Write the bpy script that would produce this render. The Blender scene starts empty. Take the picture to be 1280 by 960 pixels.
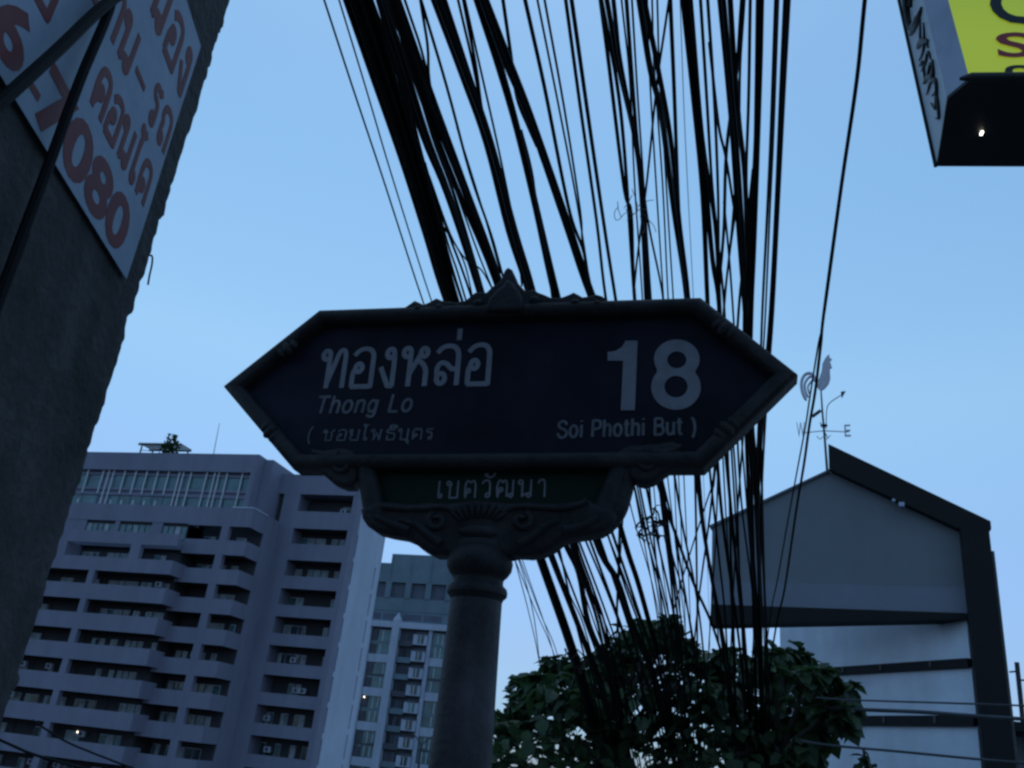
import bpy, bmesh, random
from math import *
from mathutils import Vector, Matrix, noise

# ------------------------------------------------------------------ camera, sky, light
sc = bpy.context.scene
col = sc.collection
FPX = 1106.0                       # focal length in pixels of a 1280 wide picture
PITCH, ROLL = radians(23.5), radians(6.5)
EYE = Vector((0, 0, 1.6))
CF = Vector((0, cos(PITCH), sin(PITCH)))
_u0 = Vector((0, -sin(PITCH), cos(PITCH)))
_r0 = Vector((1, 0, 0))
CR = cos(ROLL)*_r0 + sin(ROLL)*_u0
CU = -sin(ROLL)*_r0 + cos(ROLL)*_u0
cam = bpy.data.objects.new("camera", bpy.data.cameras.new("camera"))
col.objects.link(cam)
cam.matrix_world = Matrix(((CR.x, CU.x, -CF.x, EYE.x), (CR.y, CU.y, -CF.y, EYE.y),
                           (CR.z, CU.z, -CF.z, EYE.z), (0, 0, 0, 1)))
cam.data.sensor_width = 36
cam.data.lens = 36*FPX/1280
cam.data.clip_start = 0.05
cam.data.clip_end = 5000
sc.camera = cam

SUN_EL, SUN_AZ = radians(74.0), radians(-12)     # azimuth measured clockwise from the view direction (+Y)
wd = bpy.data.worlds.new("World"); sc.world = wd; wd.use_nodes = True
nt = wd.node_tree
sky = nt.nodes.new("ShaderNodeTexSky"); sky.sky_type = 'NISHITA'; sky.sun_disc = False
sky.sun_elevation = SUN_EL; sky.sun_rotation = SUN_AZ
sky.altitude = 0; sky.air_density = 1.5; sky.dust_density = 0.7; sky.ozone_density = 10.0
bg = nt.nodes["Background"]; bg.inputs[1].default_value = 0.15
# the same gentle grading by height all round the horizon: keeps the low sky blue instead of bleached
_tc = nt.nodes.new("ShaderNodeTexCoord"); _sx = nt.nodes.new("ShaderNodeSeparateXYZ"); _rp = nt.nodes.new("ShaderNodeValToRGB")
nt.links.new(_tc.outputs["Generated"], _sx.inputs[0]); nt.links.new(_sx.outputs["Z"], _rp.inputs[0])
_stops = [(0.0, (.45, .62, 1.0)), (.047, (.47, .65, 1.0)), (.12, (.64, .68, .86)), (.24, (.84, .83, .86)), (.39, (1.08, 1.07, .90)), (.6, (.93, 1.02, .88)), (1.0, (.84, .94, .84))]
_rp.color_ramp.elements[0].position = 0; _rp.color_ramp.elements[0].color = (*_stops[0][1], 1)
_rp.color_ramp.elements[1].position = 1; _rp.color_ramp.elements[1].color = (*_stops[-1][1], 1)
for _p, _c in _stops[1:-1]:
    _e = _rp.color_ramp.elements.new(_p); _e.color = (*_c, 1)
_mx = nt.nodes.new("ShaderNodeMixRGB"); _mx.blend_type = 'MULTIPLY'; _mx.inputs[0].default_value = 1
nt.links.new(sky.outputs[0], _mx.inputs[1]); nt.links.new(_rp.outputs[0], _mx.inputs[2])
nt.links.new(_mx.outputs[0], bg.inputs[0])
sun = bpy.data.objects.new("sun", bpy.data.lights.new("sun", 'SUN'))
sun.data.energy = 0.01; sun.data.angle = radians(10); sun.data.color = (1, 0.86, 0.74)
sun.rotation_euler = Vector((sin(SUN_AZ)*cos(SUN_EL), cos(SUN_AZ)*cos(SUN_EL), sin(SUN_EL))).to_track_quat('Z', 'Y').to_euler()
sun.location = (0, 0, 30)
col.objects.link(sun)
sc.view_settings.view_transform = 'Standard'
sc.view_settings.look = 'None'
sc.view_settings.exposure = 0.15
sc.view_settings.gamma = 1
sc.cycles.filter_width = 2.6
sc.cycles.max_bounces = 5
sc.cycles.use_denoising = True
rnd = random.Random(18)

# ------------------------------------------------------------------ helpers
def ray(x, y):
    return CF + CR*((x-640)/FPX) - CU*((y-480)/FPX)
def at_depth(x, y, d):
    return EYE + ray(x, y)*d
def at_dist(x, y, d):
    r = ray(x, y); return EYE + r*(d/hypot(r.x, r.y))

class Place:
    """a local frame: X along a facade to the right, Y away from the street, Z up from the ground"""
    def __init__(s, x, y, dist, yaw):
        a = radians(yaw); s.rot = -a
        s.u = Vector((cos(a), -sin(a), 0)); s.b = Vector((sin(a), cos(a), 0))
        s.o = at_dist(x, y, dist); s.o.z = 0
    def loc(s, x, y, Y=0.0):
        r = ray(x, y); o = s.o + s.b*Y
        t = (o-EYE).dot(s.b)/r.dot(s.b); p = EYE + r*t
        return ((p-s.o).dot(s.u), p.z)
    def world(s, X, Y, Z):
        return s.o + s.u*X + s.b*Y + Vector((0, 0, Z))
    def local(s, p):
        d = p - s.o
        return Vector((d.dot(s.u), d.dot(s.b), p.z))
    def root(s, name):
        return empty(name, s.o, s.rot)

def empty(name, loc, rz=0):
    o = bpy.data.objects.new(name, None); col.objects.link(o)
    o.location = loc; o.rotation_euler = (0, 0, rz); o.empty_display_size = 0.2
    return o
def tag(o, label=None, cat=None, group=None, kind=None):
    if label: o["label"] = label
    if cat: o["category"] = cat
    if group: o["group"] = group
    if kind: o["kind"] = kind
    return o
def link_mesh(name, me, mat, parent=None):
    o = bpy.data.objects.new(name, me); col.objects.link(o)
    if mat and not me.materials: me.materials.append(mat)
    if parent: o.parent = parent
    return o
def piece(name, src, parent, loc=(0, 0, 0), rot=(0, 0, 0), scale=(1, 1, 1)):
    """another object sharing the mesh of src"""
    o = bpy.data.objects.new(name, src.data if hasattr(src, "data") else src); col.objects.link(o)
    o.parent = parent; o.location = loc; o.rotation_euler = rot; o.scale = scale
    return o

class MB:
    def __init__(s, tf=None): s.v = []; s.f = []; s.tf = tf; s.smooth = False
    def add(s, vs, fs):
        n = len(s.v); s.v += [tuple(p) for p in vs]; s.f += [tuple(i+n for i in f) for f in fs]; return s
    def box(s, x0, x1, y0, y1, z0, z1):
        return s.add([(x0,y0,z0),(x1,y0,z0),(x1,y1,z0),(x0,y1,z0),(x0,y0,z1),(x1,y0,z1),(x1,y1,z1),(x0,y1,z1)],
              [(3,2,1,0),(4,5,6,7),(0,1,5,4),(1,2,6,5),(2,3,7,6),(3,0,4,7)])
    def prism(s, poly, y0, y1):
        """polygon of (x,z), counter-clockwise seen from the front, extruded from y0 (front) to y1"""
        a = sum(poly[i][0]*poly[(i+1) % len(poly)][1]-poly[(i+1) % len(poly)][0]*poly[i][1] for i in range(len(poly)))
        if a < 0: poly = poly[::-1]
        n = len(poly)
        vs = [(x, y0, z) for x, z in poly] + [(x, y1, z) for x, z in poly]
        fs = [tuple(range(n)), tuple(range(2*n-1, n-1, -1))] + [(i, i+n, (i+1) % n+n, (i+1) % n) for i in range(n)]
        return s.add(vs, fs)
    def hexa(s, p):       # 8 corners: bottom ring 0-3, top ring 4-7
        return s.add(p, [(3,2,1,0),(4,5,6,7),(0,1,5,4),(1,2,6,5),(2,3,7,6),(3,0,4,7)])
    def tube(s, pts, rad, n=8, squash=1.0):
        pts = [Vector(p) for p in pts]; m = len(pts)
        if not hasattr(rad, '__len__'): rad = [rad]*m
        vs = []; prev = None
        for i, p in enumerate(pts):
            t = (pts[min(i+1, m-1)] - pts[max(i-1, 0)])
            t = t.normalized() if t.length > 1e-9 else Vector((0, 0, 1))
            if prev is None:
                a = Vector((0, 1, 0)) if abs(t.y) < 0.9 else Vector((1, 0, 0))
                prev = (a - t*a.dot(t)).normalized()
            else:
                prev = (prev - t*prev.dot(t)).normalized()
            q = t.cross(prev)
            for k in range(n):
                c = 2*pi*k/n
                vs.append(p + (prev*cos(c)*squash + q*sin(c))*rad[i])
        fs = [(i*n+k, i*n+(k+1) % n, (i+1)*n+(k+1) % n, (i+1)*n+k) for i in range(m-1) for k in range(n)]
        fs += [tuple(range(n-1, -1, -1)), tuple((m-1)*n+k for k in range(n))]
        s.smooth = True
        return s.add(vs, fs)
    def lathe(s, prof, a, b, n=28):
        """profile of (t along a->b in metres, radius)"""
        a = Vector(a); b = Vector(b); d = (b-a).normalized()
        x = Vector((1, 0, 0)); x = (x - d*x.dot(d)).normalized(); y = d.cross(x)
        vs = [a + d*t + (x*cos(2*pi*k/n)+y*sin(2*pi*k/n))*r for t, r in prof for k in range(n)]
        m = len(prof)
        fs = [(i*n+k, i*n+(k+1) % n, (i+1)*n+(k+1) % n, (i+1)*n+k) for i in range(m-1) for k in range(n)]
        fs += [tuple(range(n-1, -1, -1)), tuple((m-1)*n+k for k in range(n))]
        s.smooth = True
        return s.add(vs, fs)
    def ball(s, c, rx, ry, rz, n=12, m=8, ang=0.0):
        vs = []; ca, sa = cos(ang), sin(ang)
        for i in range(m+1):
            th = pi*i/m
            for k in range(n):
                ph = 2*pi*k/n
                x, y, z = rx*sin(th)*cos(ph), ry*sin(th)*sin(ph), rz*cos(th)
                vs.append((c[0]+x*ca-z*sa, c[1]+y, c[2]+x*sa+z*ca))
        fs = [(i*n+k, (i+1)*n+k, (i+1)*n+(k+1) % n, i*n+(k+1) % n) for i in range(m) for k in range(n)]
        s.smooth = True
        return s.add(vs, fs)
    def mesh(s, name, mat=None):
        me = bpy.data.meshes.new(name)
        me.from_pydata([tuple(s.tf @ Vector(p)) for p in s.v] if s.tf else s.v, [], s.f)
        if mat: me.materials.append(mat)
        me.validate()
        if s.smooth:
            me.polygons.foreach_set("use_smooth", [True]*len(me.polygons))
            try: me.set_sharp_from_angle(angle=radians(40))
            except Exception: pass
        me.update()
        return me
    def build(s, name, mat, parent=None):
        return link_mesh(name, s.mesh(name, mat), mat, parent)

def box(name, mat, parent, *a, tf=None):
    return MB(tf).box(*a).build(name, mat, parent)

def bake(o):
    """curve or text object -> mesh"""
    dg = bpy.context.evaluated_depsgraph_get(); dg.update()
    me = bpy.data.meshes.new_from_object(o.evaluated_get(dg), depsgraph=dg)
    d = o.data; bpy.data.objects.remove(o); bpy.data.curves.remove(d)
    return me
def relief(name, mat, parent, polys, yc, half, bev):
    """(x,z) outlines as a plate with rounded edges, its middle at y = yc"""
    cu = bpy.data.curves.new(name, 'CURVE'); cu.dimensions = '2D'; cu.fill_mode = 'BOTH'
    cu.extrude = max(half-bev, 0.0005); cu.bevel_depth = bev; cu.bevel_resolution = 3; cu.offset = -bev
    for poly in polys:
        sp = cu.splines.new('POLY'); sp.points.add(len(poly)-1); sp.use_cyclic_u = True
        for p, q in zip(sp.points, poly): p.co = (q[0], q[1], 0, 1)
    o = bpy.data.objects.new(name, cu); col.objects.link(o)
    me = bake(o); me.name = name
    me.transform(Matrix(((1,0,0,0),(0,0,-1,yc),(0,1,0,0),(0,0,0,1))))
    me.materials.clear(); me.materials.append(mat)
    me.polygons.foreach_set("use_smooth", [True]*len(me.polygons))
    try: me.set_sharp_from_angle(angle=radians(50))
    except Exception: pass
    return link_mesh(name, me, mat, parent)
def lettering(name, body, mat, parent, x0, x1, z0, z1, yfront, bold=0.0, shear=0.0, space=1.0, ext=0.01, tf=None):
    """flat raised letters filling the rectangle x0..x1, z0..z1 at y = yfront"""
    cu = bpy.data.curves.new(name, 'FONT'); cu.body = body; cu.shear = shear; cu.offset = bold
    cu.space_character = space; cu.extrude = ext; cu.resolution_u = 4
    o = bpy.data.objects.new(name, cu); col.objects.link(o)
    me = bake(o); me.name = name
    xs = [v.co.x for v in me.vertices]; ys = [v.co.y for v in me.vertices]; zs = [v.co.z for v in me.vertices]
    if not xs: return None
    ax, ay = min(xs), min(ys); sx = (x1-x0)/(max(xs)-ax); sz = (z1-z0)/(max(ys)-ay)
    for v in me.vertices:
        p = Vector((x0+(v.co.x-ax)*sx, yfront-(v.co.z-min(zs))*0.02, z0+(v.co.y-ay)*sz))
        v.co = tf @ p if tf else p
    me.materials.clear(); me.materials.append(mat); me.update()
    return link_mesh(name, me, mat, parent)
def spline(pts, step=6):
    """Catmull-Rom through the points"""
    P = [Vector(p) for p in pts]
    if len(P) < 3: return P
    out = []
    for i in range(len(P)-1):
        a = P[i-1] if i else P[0]*2-P[1]; b = P[i]; c = P[i+1]; d = P[i+2] if i+2 < len(P) else P[-1]*2-P[-2]
        for k in range(step):
            t = k/step
            out.append(0.5*((2*b)+(c-a)*t+(2*a-5*b+4*c-d)*t*t+(3*b-a-3*c+d)*t**3))
    out.append(P[-1]); return out

# hand built letter strokes: unit x-height, baseline 0; "c" makes a curve through the points, "l" a straight line
def ring(cx, cy, r, a0, turn=1.0, n=12):
    return [(cx+r*cos(radians(a0)+turn*2*pi*k/n), cy+r*sin(radians(a0)+turn*2*pi*k/n)) for k in range(n+1)]
_TL = ring(.13, .87, .12, 0)
THAI = {
 "ท": (.86, [("c", _TL), ("l", [(.25,.9),(.25,0)]), ("l", [(.25,.08),(.54,.88)]), ("c", [(.53,.86),(.60,.97),(.70,.99),(.77,.92),(.79,.78),(.79,.5)]), ("l", [(.79,.6),(.79,0)])]),
 "อ": (.86, [("c", ring(.31,.50,.11,180)), ("c", [(.21,.50),(.15,.40),(.13,.30),(.13,.02)]), ("l", [(.13,0),(.77,0),(.77,.70)]), ("c", [(.77,.68),(.76,.84),(.66,.97),(.48,1.01),(.28,.97),(.13,.85)])]),
 "ง": (.66, [("c", ring(.36,.86,.12,0)), ("c", [(.48,.88),(.50,.6),(.50,.3),(.50,.0)]), ("l", [(.50,.0),(.36,.0),(.08,.48)])]),
 "ห": (.90, [("c", _TL), ("l", [(.25,.9),(.25,0)]), ("c", [(.25,.28),(.48,.66),(.58,.82)]), ("c", ring(.69,.86,.11,200)), ("c", [(.50,.66),(.64,.58),(.74,.48),(.79,.34),(.79,.2)]), ("l", [(.79,.24),(.79,0)])]),
 "ล": (.88, [("c", ring(.27,.16,.13,0)), ("c", [(.15,.2),(.13,.42),(.24,.56),(.42,.54),(.60,.40),(.78,.42)]), ("c", [(.12,.85),(.26,.97),(.46,1.01),(.66,.97),(.77,.84),(.79,.66)]), ("l", [(.79,.7),(.79,0)])]),
 "ซ": (.92, [("c", ring(.13,.86,.11,0)), ("c", [(.24,.90),(.32,.80),(.26,.66)]), ("l", [(.26,.66),(.26,0),(.72,0),(.72,.62)]), ("c", [(.72,.62),(.64,.78),(.76,.84),(.90,1.04)])]),
 "ย": (.86, [("c", _TL), ("c", [(.22,.74),(.12,.60),(.30,.50)]), ("c", [(.30,.50),(.14,.40),(.13,.12),(.26,0)]), ("l", [(.28,0),(.76,0),(.76,1)])]),
 "โ": (.52, [("c", [(.42,1.46),(.30,1.36),(.10,1.50),(.06,1.38),(.22,1.24),(.20,1.0)]), ("l", [(.20,1.05),(.20,.12)]), ("c", ring(.31,.12,.11,180))]),
 "พ": (.96, [("c", _TL), ("l", [(.25,.9),(.25,0),(.48,.66),(.72,0),(.80,1)])]),
 "ธ": (.84, [("c", [(.78,1.02),(.60,.92),(.30,.98),(.12,.82),(.22,.66),(.50,.62),(.74,.54),(.77,.2),(.72,0)]), ("l", [(.72,0),(.18,0),(.18,.40)])]),
 "บ": (.86, [("c", _TL), ("l", [(.25,.9),(.25,0),(.77,0),(.77,1)])]),
 "ต": (.90, [("c", ring(.36,.40,.11,250)), ("c", [(.30,.30),(.20,.12),(.18,0)]), ("c", [(.18,0),(.13,.55),(.20,.90),(.34,1),(.48,.88),(.62,1),(.76,.88),(.80,.55),(.80,0)])]),
 "ร": (.66, [("c", ring(.40,.12,.12,0)), ("c", [(.52,.12),(.52,.42),(.46,.60),(.22,.66),(.10,.80),(.24,.96),(.46,.92),(.56,1.0)])]),
 "เ": (.38, [("l", [(.13,1),(.13,.12)]), ("c", ring(.24,.12,.11,180))]),
 "ข": (.84, [("c", ring(.13,.86,.11,0)), ("c", [(.24,.90),(.32,.80),(.24,.64),(.24,.5)]), ("l", [(.24,.5),(.24,0),(.74,0),(.74,1)])]),
 "ว": (.68, [("c", [(.08,.82),(.22,.98),(.42,1),(.56,.86),(.58,.5),(.58,.12)]), ("c", ring(.46,.13,.12,0))]),
 "ฒ": (1.22, [("c", ring(.36,.44,.11,250)), ("c", [(.30,.34),(.20,.14),(.18,0)]), ("c", [(.18,0),(.12,.55),(.20,.92),(.34,1),(.48,.86),(.60,1),(.72,.85),(.74,.4),(.74,.06)]), ("c", [(.74,.04),(.88,.16),(.96,.20)]), ("c", ring(1.0,.10,.10,140)), ("l", [(1.12,.08),(1.12,1)])]),
 "น": (.92, [("c", _TL), ("l", [(.25,.9),(.25,.02)]), ("c", [(.25,.04),(.44,.18),(.58,.20)]), ("c", ring(.66,.11,.11,140)), ("l", [(.78,.08),(.78,1)])]),
 "า": (.56, [("c", [(.08,.80),(.18,.97),(.34,1),(.46,.86),(.48,.5),(.48,0)])]),
 "ค": (.90, [("c", ring(.42,.46,.11,250)), ("c", [(.36,.36),(.22,.14),(.18,0)]), ("c", [(.18,0),(.13,.55),(.20,.88),(.38,1),(.60,1),(.76,.88),(.80,.55),(.80,0)])]),
 "ด": (.90, [("c", ring(.40,.34,.11,220)), ("c", [(.32,.26),(.22,.10),(.18,0)]), ("c", [(.18,0),(.13,.55),(.20,.88),(.38,1),(.60,1),(.76,.88),(.80,.55),(.80,0)])]),
 "ถ": (.86, [("c", ring(.32,.13,.12,180)), ("c", [(.20,.12),(.20,.42),(.24,.56),(.12,.66),(.18,.90),(.36,1),(.58,1),(.74,.88),(.78,.55),(.78,0)])]),
 "จ": (.82, [("c", [(.10,.82),(.26,1),(.52,1),(.70,.86),(.74,.5),(.70,.12),(.62,0),(.50,.10),(.44,.26)]), ("c", ring(.36,.36,.12,300))]),
 "-": (.62, [("l", [(.08,.48),(.54,.48)])]),
 "่": (0, [("l", [(-.24,1.18),(-.24,1.44)])]), "้": (0, [("c", [(-.62,1.36),(-.54,1.42),(-.50,1.30),(-.60,1.18),(-.40,1.22),(-.22,1.42)])]),
 "ิ": (0, [("c", [(-.74,1.16),(-.66,1.32),(-.44,1.38),(-.22,1.28),(-.12,1.16)]), ("l", [(-.12,1.16),(-.74,1.16)])]),
 "ุ": (0, [("c", ring(-.26,-.16,.08,0)), ("l", [(-.18,-.16),(-.16,-.42)])]),
 "ั": (0, [("c", ring(-.62,1.34,.08,0)), ("c", [(-.54,1.30),(-.46,1.18),(-.30,1.18),(-.14,1.30),(-.06,1.46)])]),
 "(": (.42, [("c", [(.34,1.36),(.16,1.0),(.10,.55),(.14,.1),(.28,-.28)])]), ")": (.42, [("c", [(.08,1.36),(.26,1.0),(.32,.55),(.28,.1),(.14,-.28)])]),
 " ": (.50, []),
 "T": (.98, [("l", [(.04,1.38),(.94,1.38)]), ("l", [(.49,1.38),(.49,0)])]),
 "h": (.82, [("l", [(.12,1.40),(.12,0)]), ("c", [(.12,.62),(.24,.92),(.46,1),(.64,.88),(.68,.6),(.68,0)])]),
 "o": (.86, [("c", [(.42+.33*cos(2*pi*k/14), .5+.5*sin(2*pi*k/14)) for k in range(15)])]),
 "n": (.82, [("l", [(.12,1),(.12,0)]), ("c", [(.12,.62),(.24,.92),(.46,1),(.64,.88),(.68,.6),(.68,0)])]),
 "g": (.84, [("c", [(.39+.29*cos(2*pi*k/14), .5+.48*sin(2*pi*k/14)) for k in range(15)]), ("c", [(.70,1),(.70,.4),(.69,-.12),(.56,-.36),(.30,-.38),(.12,-.24)])]),
 "L": (.84, [("l", [(.14,1.40),(.14,0),(.78,0)])]),
 "S": (.98, [("c", [(.84,1.12),(.72,1.34),(.46,1.42),(.20,1.32),(.12,1.06),(.26,.84),(.60,.70),(.84,.52),(.86,.26),(.70,.04),(.44,-.02),(.20,.08),(.08,.34)])]),
 "i": (.34, [("l", [(.16,1),(.16,0)]), ("l", [(.16,1.36),(.16,1.40)])]),
 "P": (.94, [("l", [(.14,0),(.14,1.38)]), ("c", [(.14,1.38),(.56,1.38),(.80,1.28),(.84,1.02),(.76,.76),(.52,.66),(.14,.66)])]),
 "t": (.52, [("c", [(.22,1.32),(.22,.5),(.24,.10),(.34,0),(.46,.02)]), ("l", [(.04,1),(.44,1)])]),
 "B": (.98, [("l", [(.14,0),(.14,1.38)]), ("c", [(.14,1.38),(.56,1.38),(.76,1.26),(.78,1.0),(.66,.80),(.14,.76)]), ("c", [(.14,.76),(.60,.74),(.84,.60),(.86,.26),(.72,.06),(.50,0),(.14,0)])]),
 "u": (.84, [("c", [(.12,1),(.12,.4),(.18,.10),(.36,0),(.56,.08),(.68,.32)]), ("l", [(.68,1),(.68,0)])]),
}
def stroke_text(name, body, mat, parent, x0, x1, zb, zh, y, weight, slant=0.0, gap=0.0, rise=0.0):
    """letters built from flat strokes: baseline zb, x-height zh, from x0 to x1, faces at y (number or function of x, z)"""
    adv = sum(THAI[c][0]+(gap if THAI[c][0] else 0) for c in body)-gap
    k = (x1-x0)/adv; cx = 0.0; name = "letter"
    yf = y if callable(y) else (lambda x, z: y)
    for c in body:
        w, strokes = THAI[c]; mb = MB()
        for kind, pts in strokes:
            P = [(p[0]+cx, p[1]) for p in pts]
            if kind == "c": P = [(v.x, v.y) for v in spline([(a, b, 0) for a, b in P], 3)]
            elif len(P) > 1:
                Q = []
                for a, b in zip(P, P[1:]): Q += [a, (a[0]+(b[0]-a[0])*.02, a[1]+(b[1]-a[1])*.02), (a[0]+(b[0]-a[0])*.98, a[1]+(b[1]-a[1])*.98)]
                P = Q+[P[-1]]
            W = []
            for a, b in P:
                x = x0+k*a; z = zb+zh*b+rise*(x-x0); x += slant*zh*b
                W.append((x, yf(x, z), z))
            flat_stroke(mb, W, weight*0.5)
        if strokes: mb.build(name, mat, parent)
        cx += w+(gap if w else 0)
def flat_stroke(mb, W, r):
    """a low raised ribbon of half width r along the points, lying in the x-z plane"""
    n = len(W); vs = []
    for i, p in enumerate(W):
        a = Vector(W[max(i-1, 0)]); b = Vector(W[min(i+1, n-1)]); d = (b-a); d.y = 0
        if d.length < 1e-9: d = Vector((1, 0, 0))
        d.normalize(); s = Vector((-d.z, 0, d.x))
        e = d*(-r*.35 if i == 0 else (r*.35 if i == n-1 else 0))
        p = Vector(p)+e+Vector((0, -(i % 7)*1e-5, 0))
        vs += [p-s*r, p-s*r*.7+Vector((0, -.0006, 0)), p+s*r*.7+Vector((0, -.0006, 0)), p+s*r]
    fs = [(i*4+k, i*4+k+1, i*4+k+5, i*4+k+4) for i in range(n-1) for k in range(3)]
    fs += [(0, 3, 2, 1), ((n-1)*4, (n-1)*4+1, (n-1)*4+2, (n-1)*4+3)]
    mb.add(vs, fs)

# ------------------------------------------------------------------ materials
def material(name, c, rough=0.8, var=0.18, scale=6.0, bump=0.15, bscale=60.0, metal=0.0, c2=None, detail=6, spec=0.4, streak=0.0, coord='Object'):
    m = bpy.data.materials.new(name); m.use_nodes = True; t = m.node_tree; N = t.nodes; L = t.links
    b = N["Principled BSDF"]; b.inputs["Roughness"].default_value = rough; b.inputs["Metallic"].default_value = metal
    b.inputs["Specular IOR Level"].default_value = spec
    tc = N.new("ShaderNodeTexCoord")
    nz = N.new("ShaderNodeTexNoise"); nz.inputs["Scale"].default_value = scale; nz.inputs["Detail"].default_value = detail
    nz.inputs["Roughness"].default_value = 0.65
    L.new(tc.outputs[coord], nz.inputs["Vector"])
    r = N.new("ShaderNodeValToRGB"); r.color_ramp.elements[0].position = 0.3; r.color_ramp.elements[1].position = 0.72
    a = c2 or tuple(x*(1-2*var) for x in c)
    r.color_ramp.elements[0].color = (*a, 1); r.color_ramp.elements[1].color = (*[x*(1+var*0.5) for x in c], 1)
    L.new(nz.outputs["Fac"], r.inputs["Fac"])
    out = r.outputs["Color"]
    if streak:
        mp = N.new("ShaderNodeMapping"); mp.inputs["Scale"].default_value = (1, 1, 0.06)
        L.new(tc.outputs[coord], mp.inputs["Vector"])
        n2 = N.new("ShaderNodeTexNoise"); n2.inputs["Scale"].default_value = scale*3; n2.inputs["Detail"].default_value = 4
        L.new(mp.outputs[0], n2.inputs["Vector"])
        r2 = N.new("ShaderNodeValToRGB"); r2.color_ramp.elements[0].position = 0.35; r2.color_ramp.elements[1].position = 0.6
        r2.color_ramp.elements[0].color = (1-streak,)*3+(1,); r2.color_ramp.elements[1].color = (1, 1, 1, 1)
        L.new(n2.outputs["Fac"], r2.inputs["Fac"])
        mx = N.new("ShaderNodeMixRGB"); mx.blend_type = 'MULTIPLY'; mx.inputs[0].default_value = 1
        L.new(out, mx.inputs[1]); L.new(r2.outputs[0], mx.inputs[2]); out = mx.outputs[0]
    L.new(out, b.inputs["Base Color"])
    if bump:
        bn = N.new("ShaderNodeTexNoise"); bn.inputs["Scale"].default_value = bscale; bn.inputs["Detail"].default_value = 5
        L.new(tc.outputs[coord], bn.inputs["Vector"])
        bp = N.new("ShaderNodeBump"); bp.inputs["Strength"].default_value = bump; bp.inputs["Distance"].default_value = 1.0/bscale
        L.new(bn.outputs["Fac"], bp.inputs["Height"]); L.new(bp.outputs[0], b.inputs["Normal"])
    return m
def glow(name, c, strength):
    m = bpy.data.materials.new(name); m.use_nodes = True
    b = m.node_tree.nodes["Principled BSDF"]; b.inputs["Base Color"].default_value = (*c, 1)
    b.inputs["Emission Color"].default_value = (*c, 1); b.inputs["Emission Strength"].default_value = strength
    return m
def leaf_material(name, c, c2):
    m = bpy.data.materials.new(name); m.use_nodes = True; t = m.node_tree; N = t.nodes; L = t.links
    b = N["Principled BSDF"]; b.inputs["Roughness"].default_value = 0.5
    g = N.new("ShaderNodeNewGeometry"); oi = N.new("ShaderNodeObjectInfo")
    ad = N.new("ShaderNodeMath"); ad.operation = 'ADD'; L.new(g.outputs["Random Per Island"], ad.inputs[0]); L.new(oi.outputs["Random"], ad.inputs[1])
    fr = N.new("ShaderNodeMath"); fr.operation = 'FRACT'; L.new(ad.outputs[0], fr.inputs[0])
    r = N.new("ShaderNodeValToRGB"); r.color_ramp.elements[0].color = (*c, 1); r.color_ramp.elements[1].color = (*c2, 1)
    L.new(fr.outputs[0], r.inputs[0]); L.new(r.outputs[0], b.inputs["Base Color"])
    tr = N.new("ShaderNodeBsdfTranslucent"); L.new(r.outputs[0], tr.inputs[0])
    mx = N.new("ShaderNodeMixShader"); mx.inputs[0].default_value = 0.45
    L.new(b.outputs[0], mx.inputs[1]); L.new(tr.outputs[0], mx.inputs[2]); L.new(mx.outputs[0], N["Material Output"].inputs[0])
    return m

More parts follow.
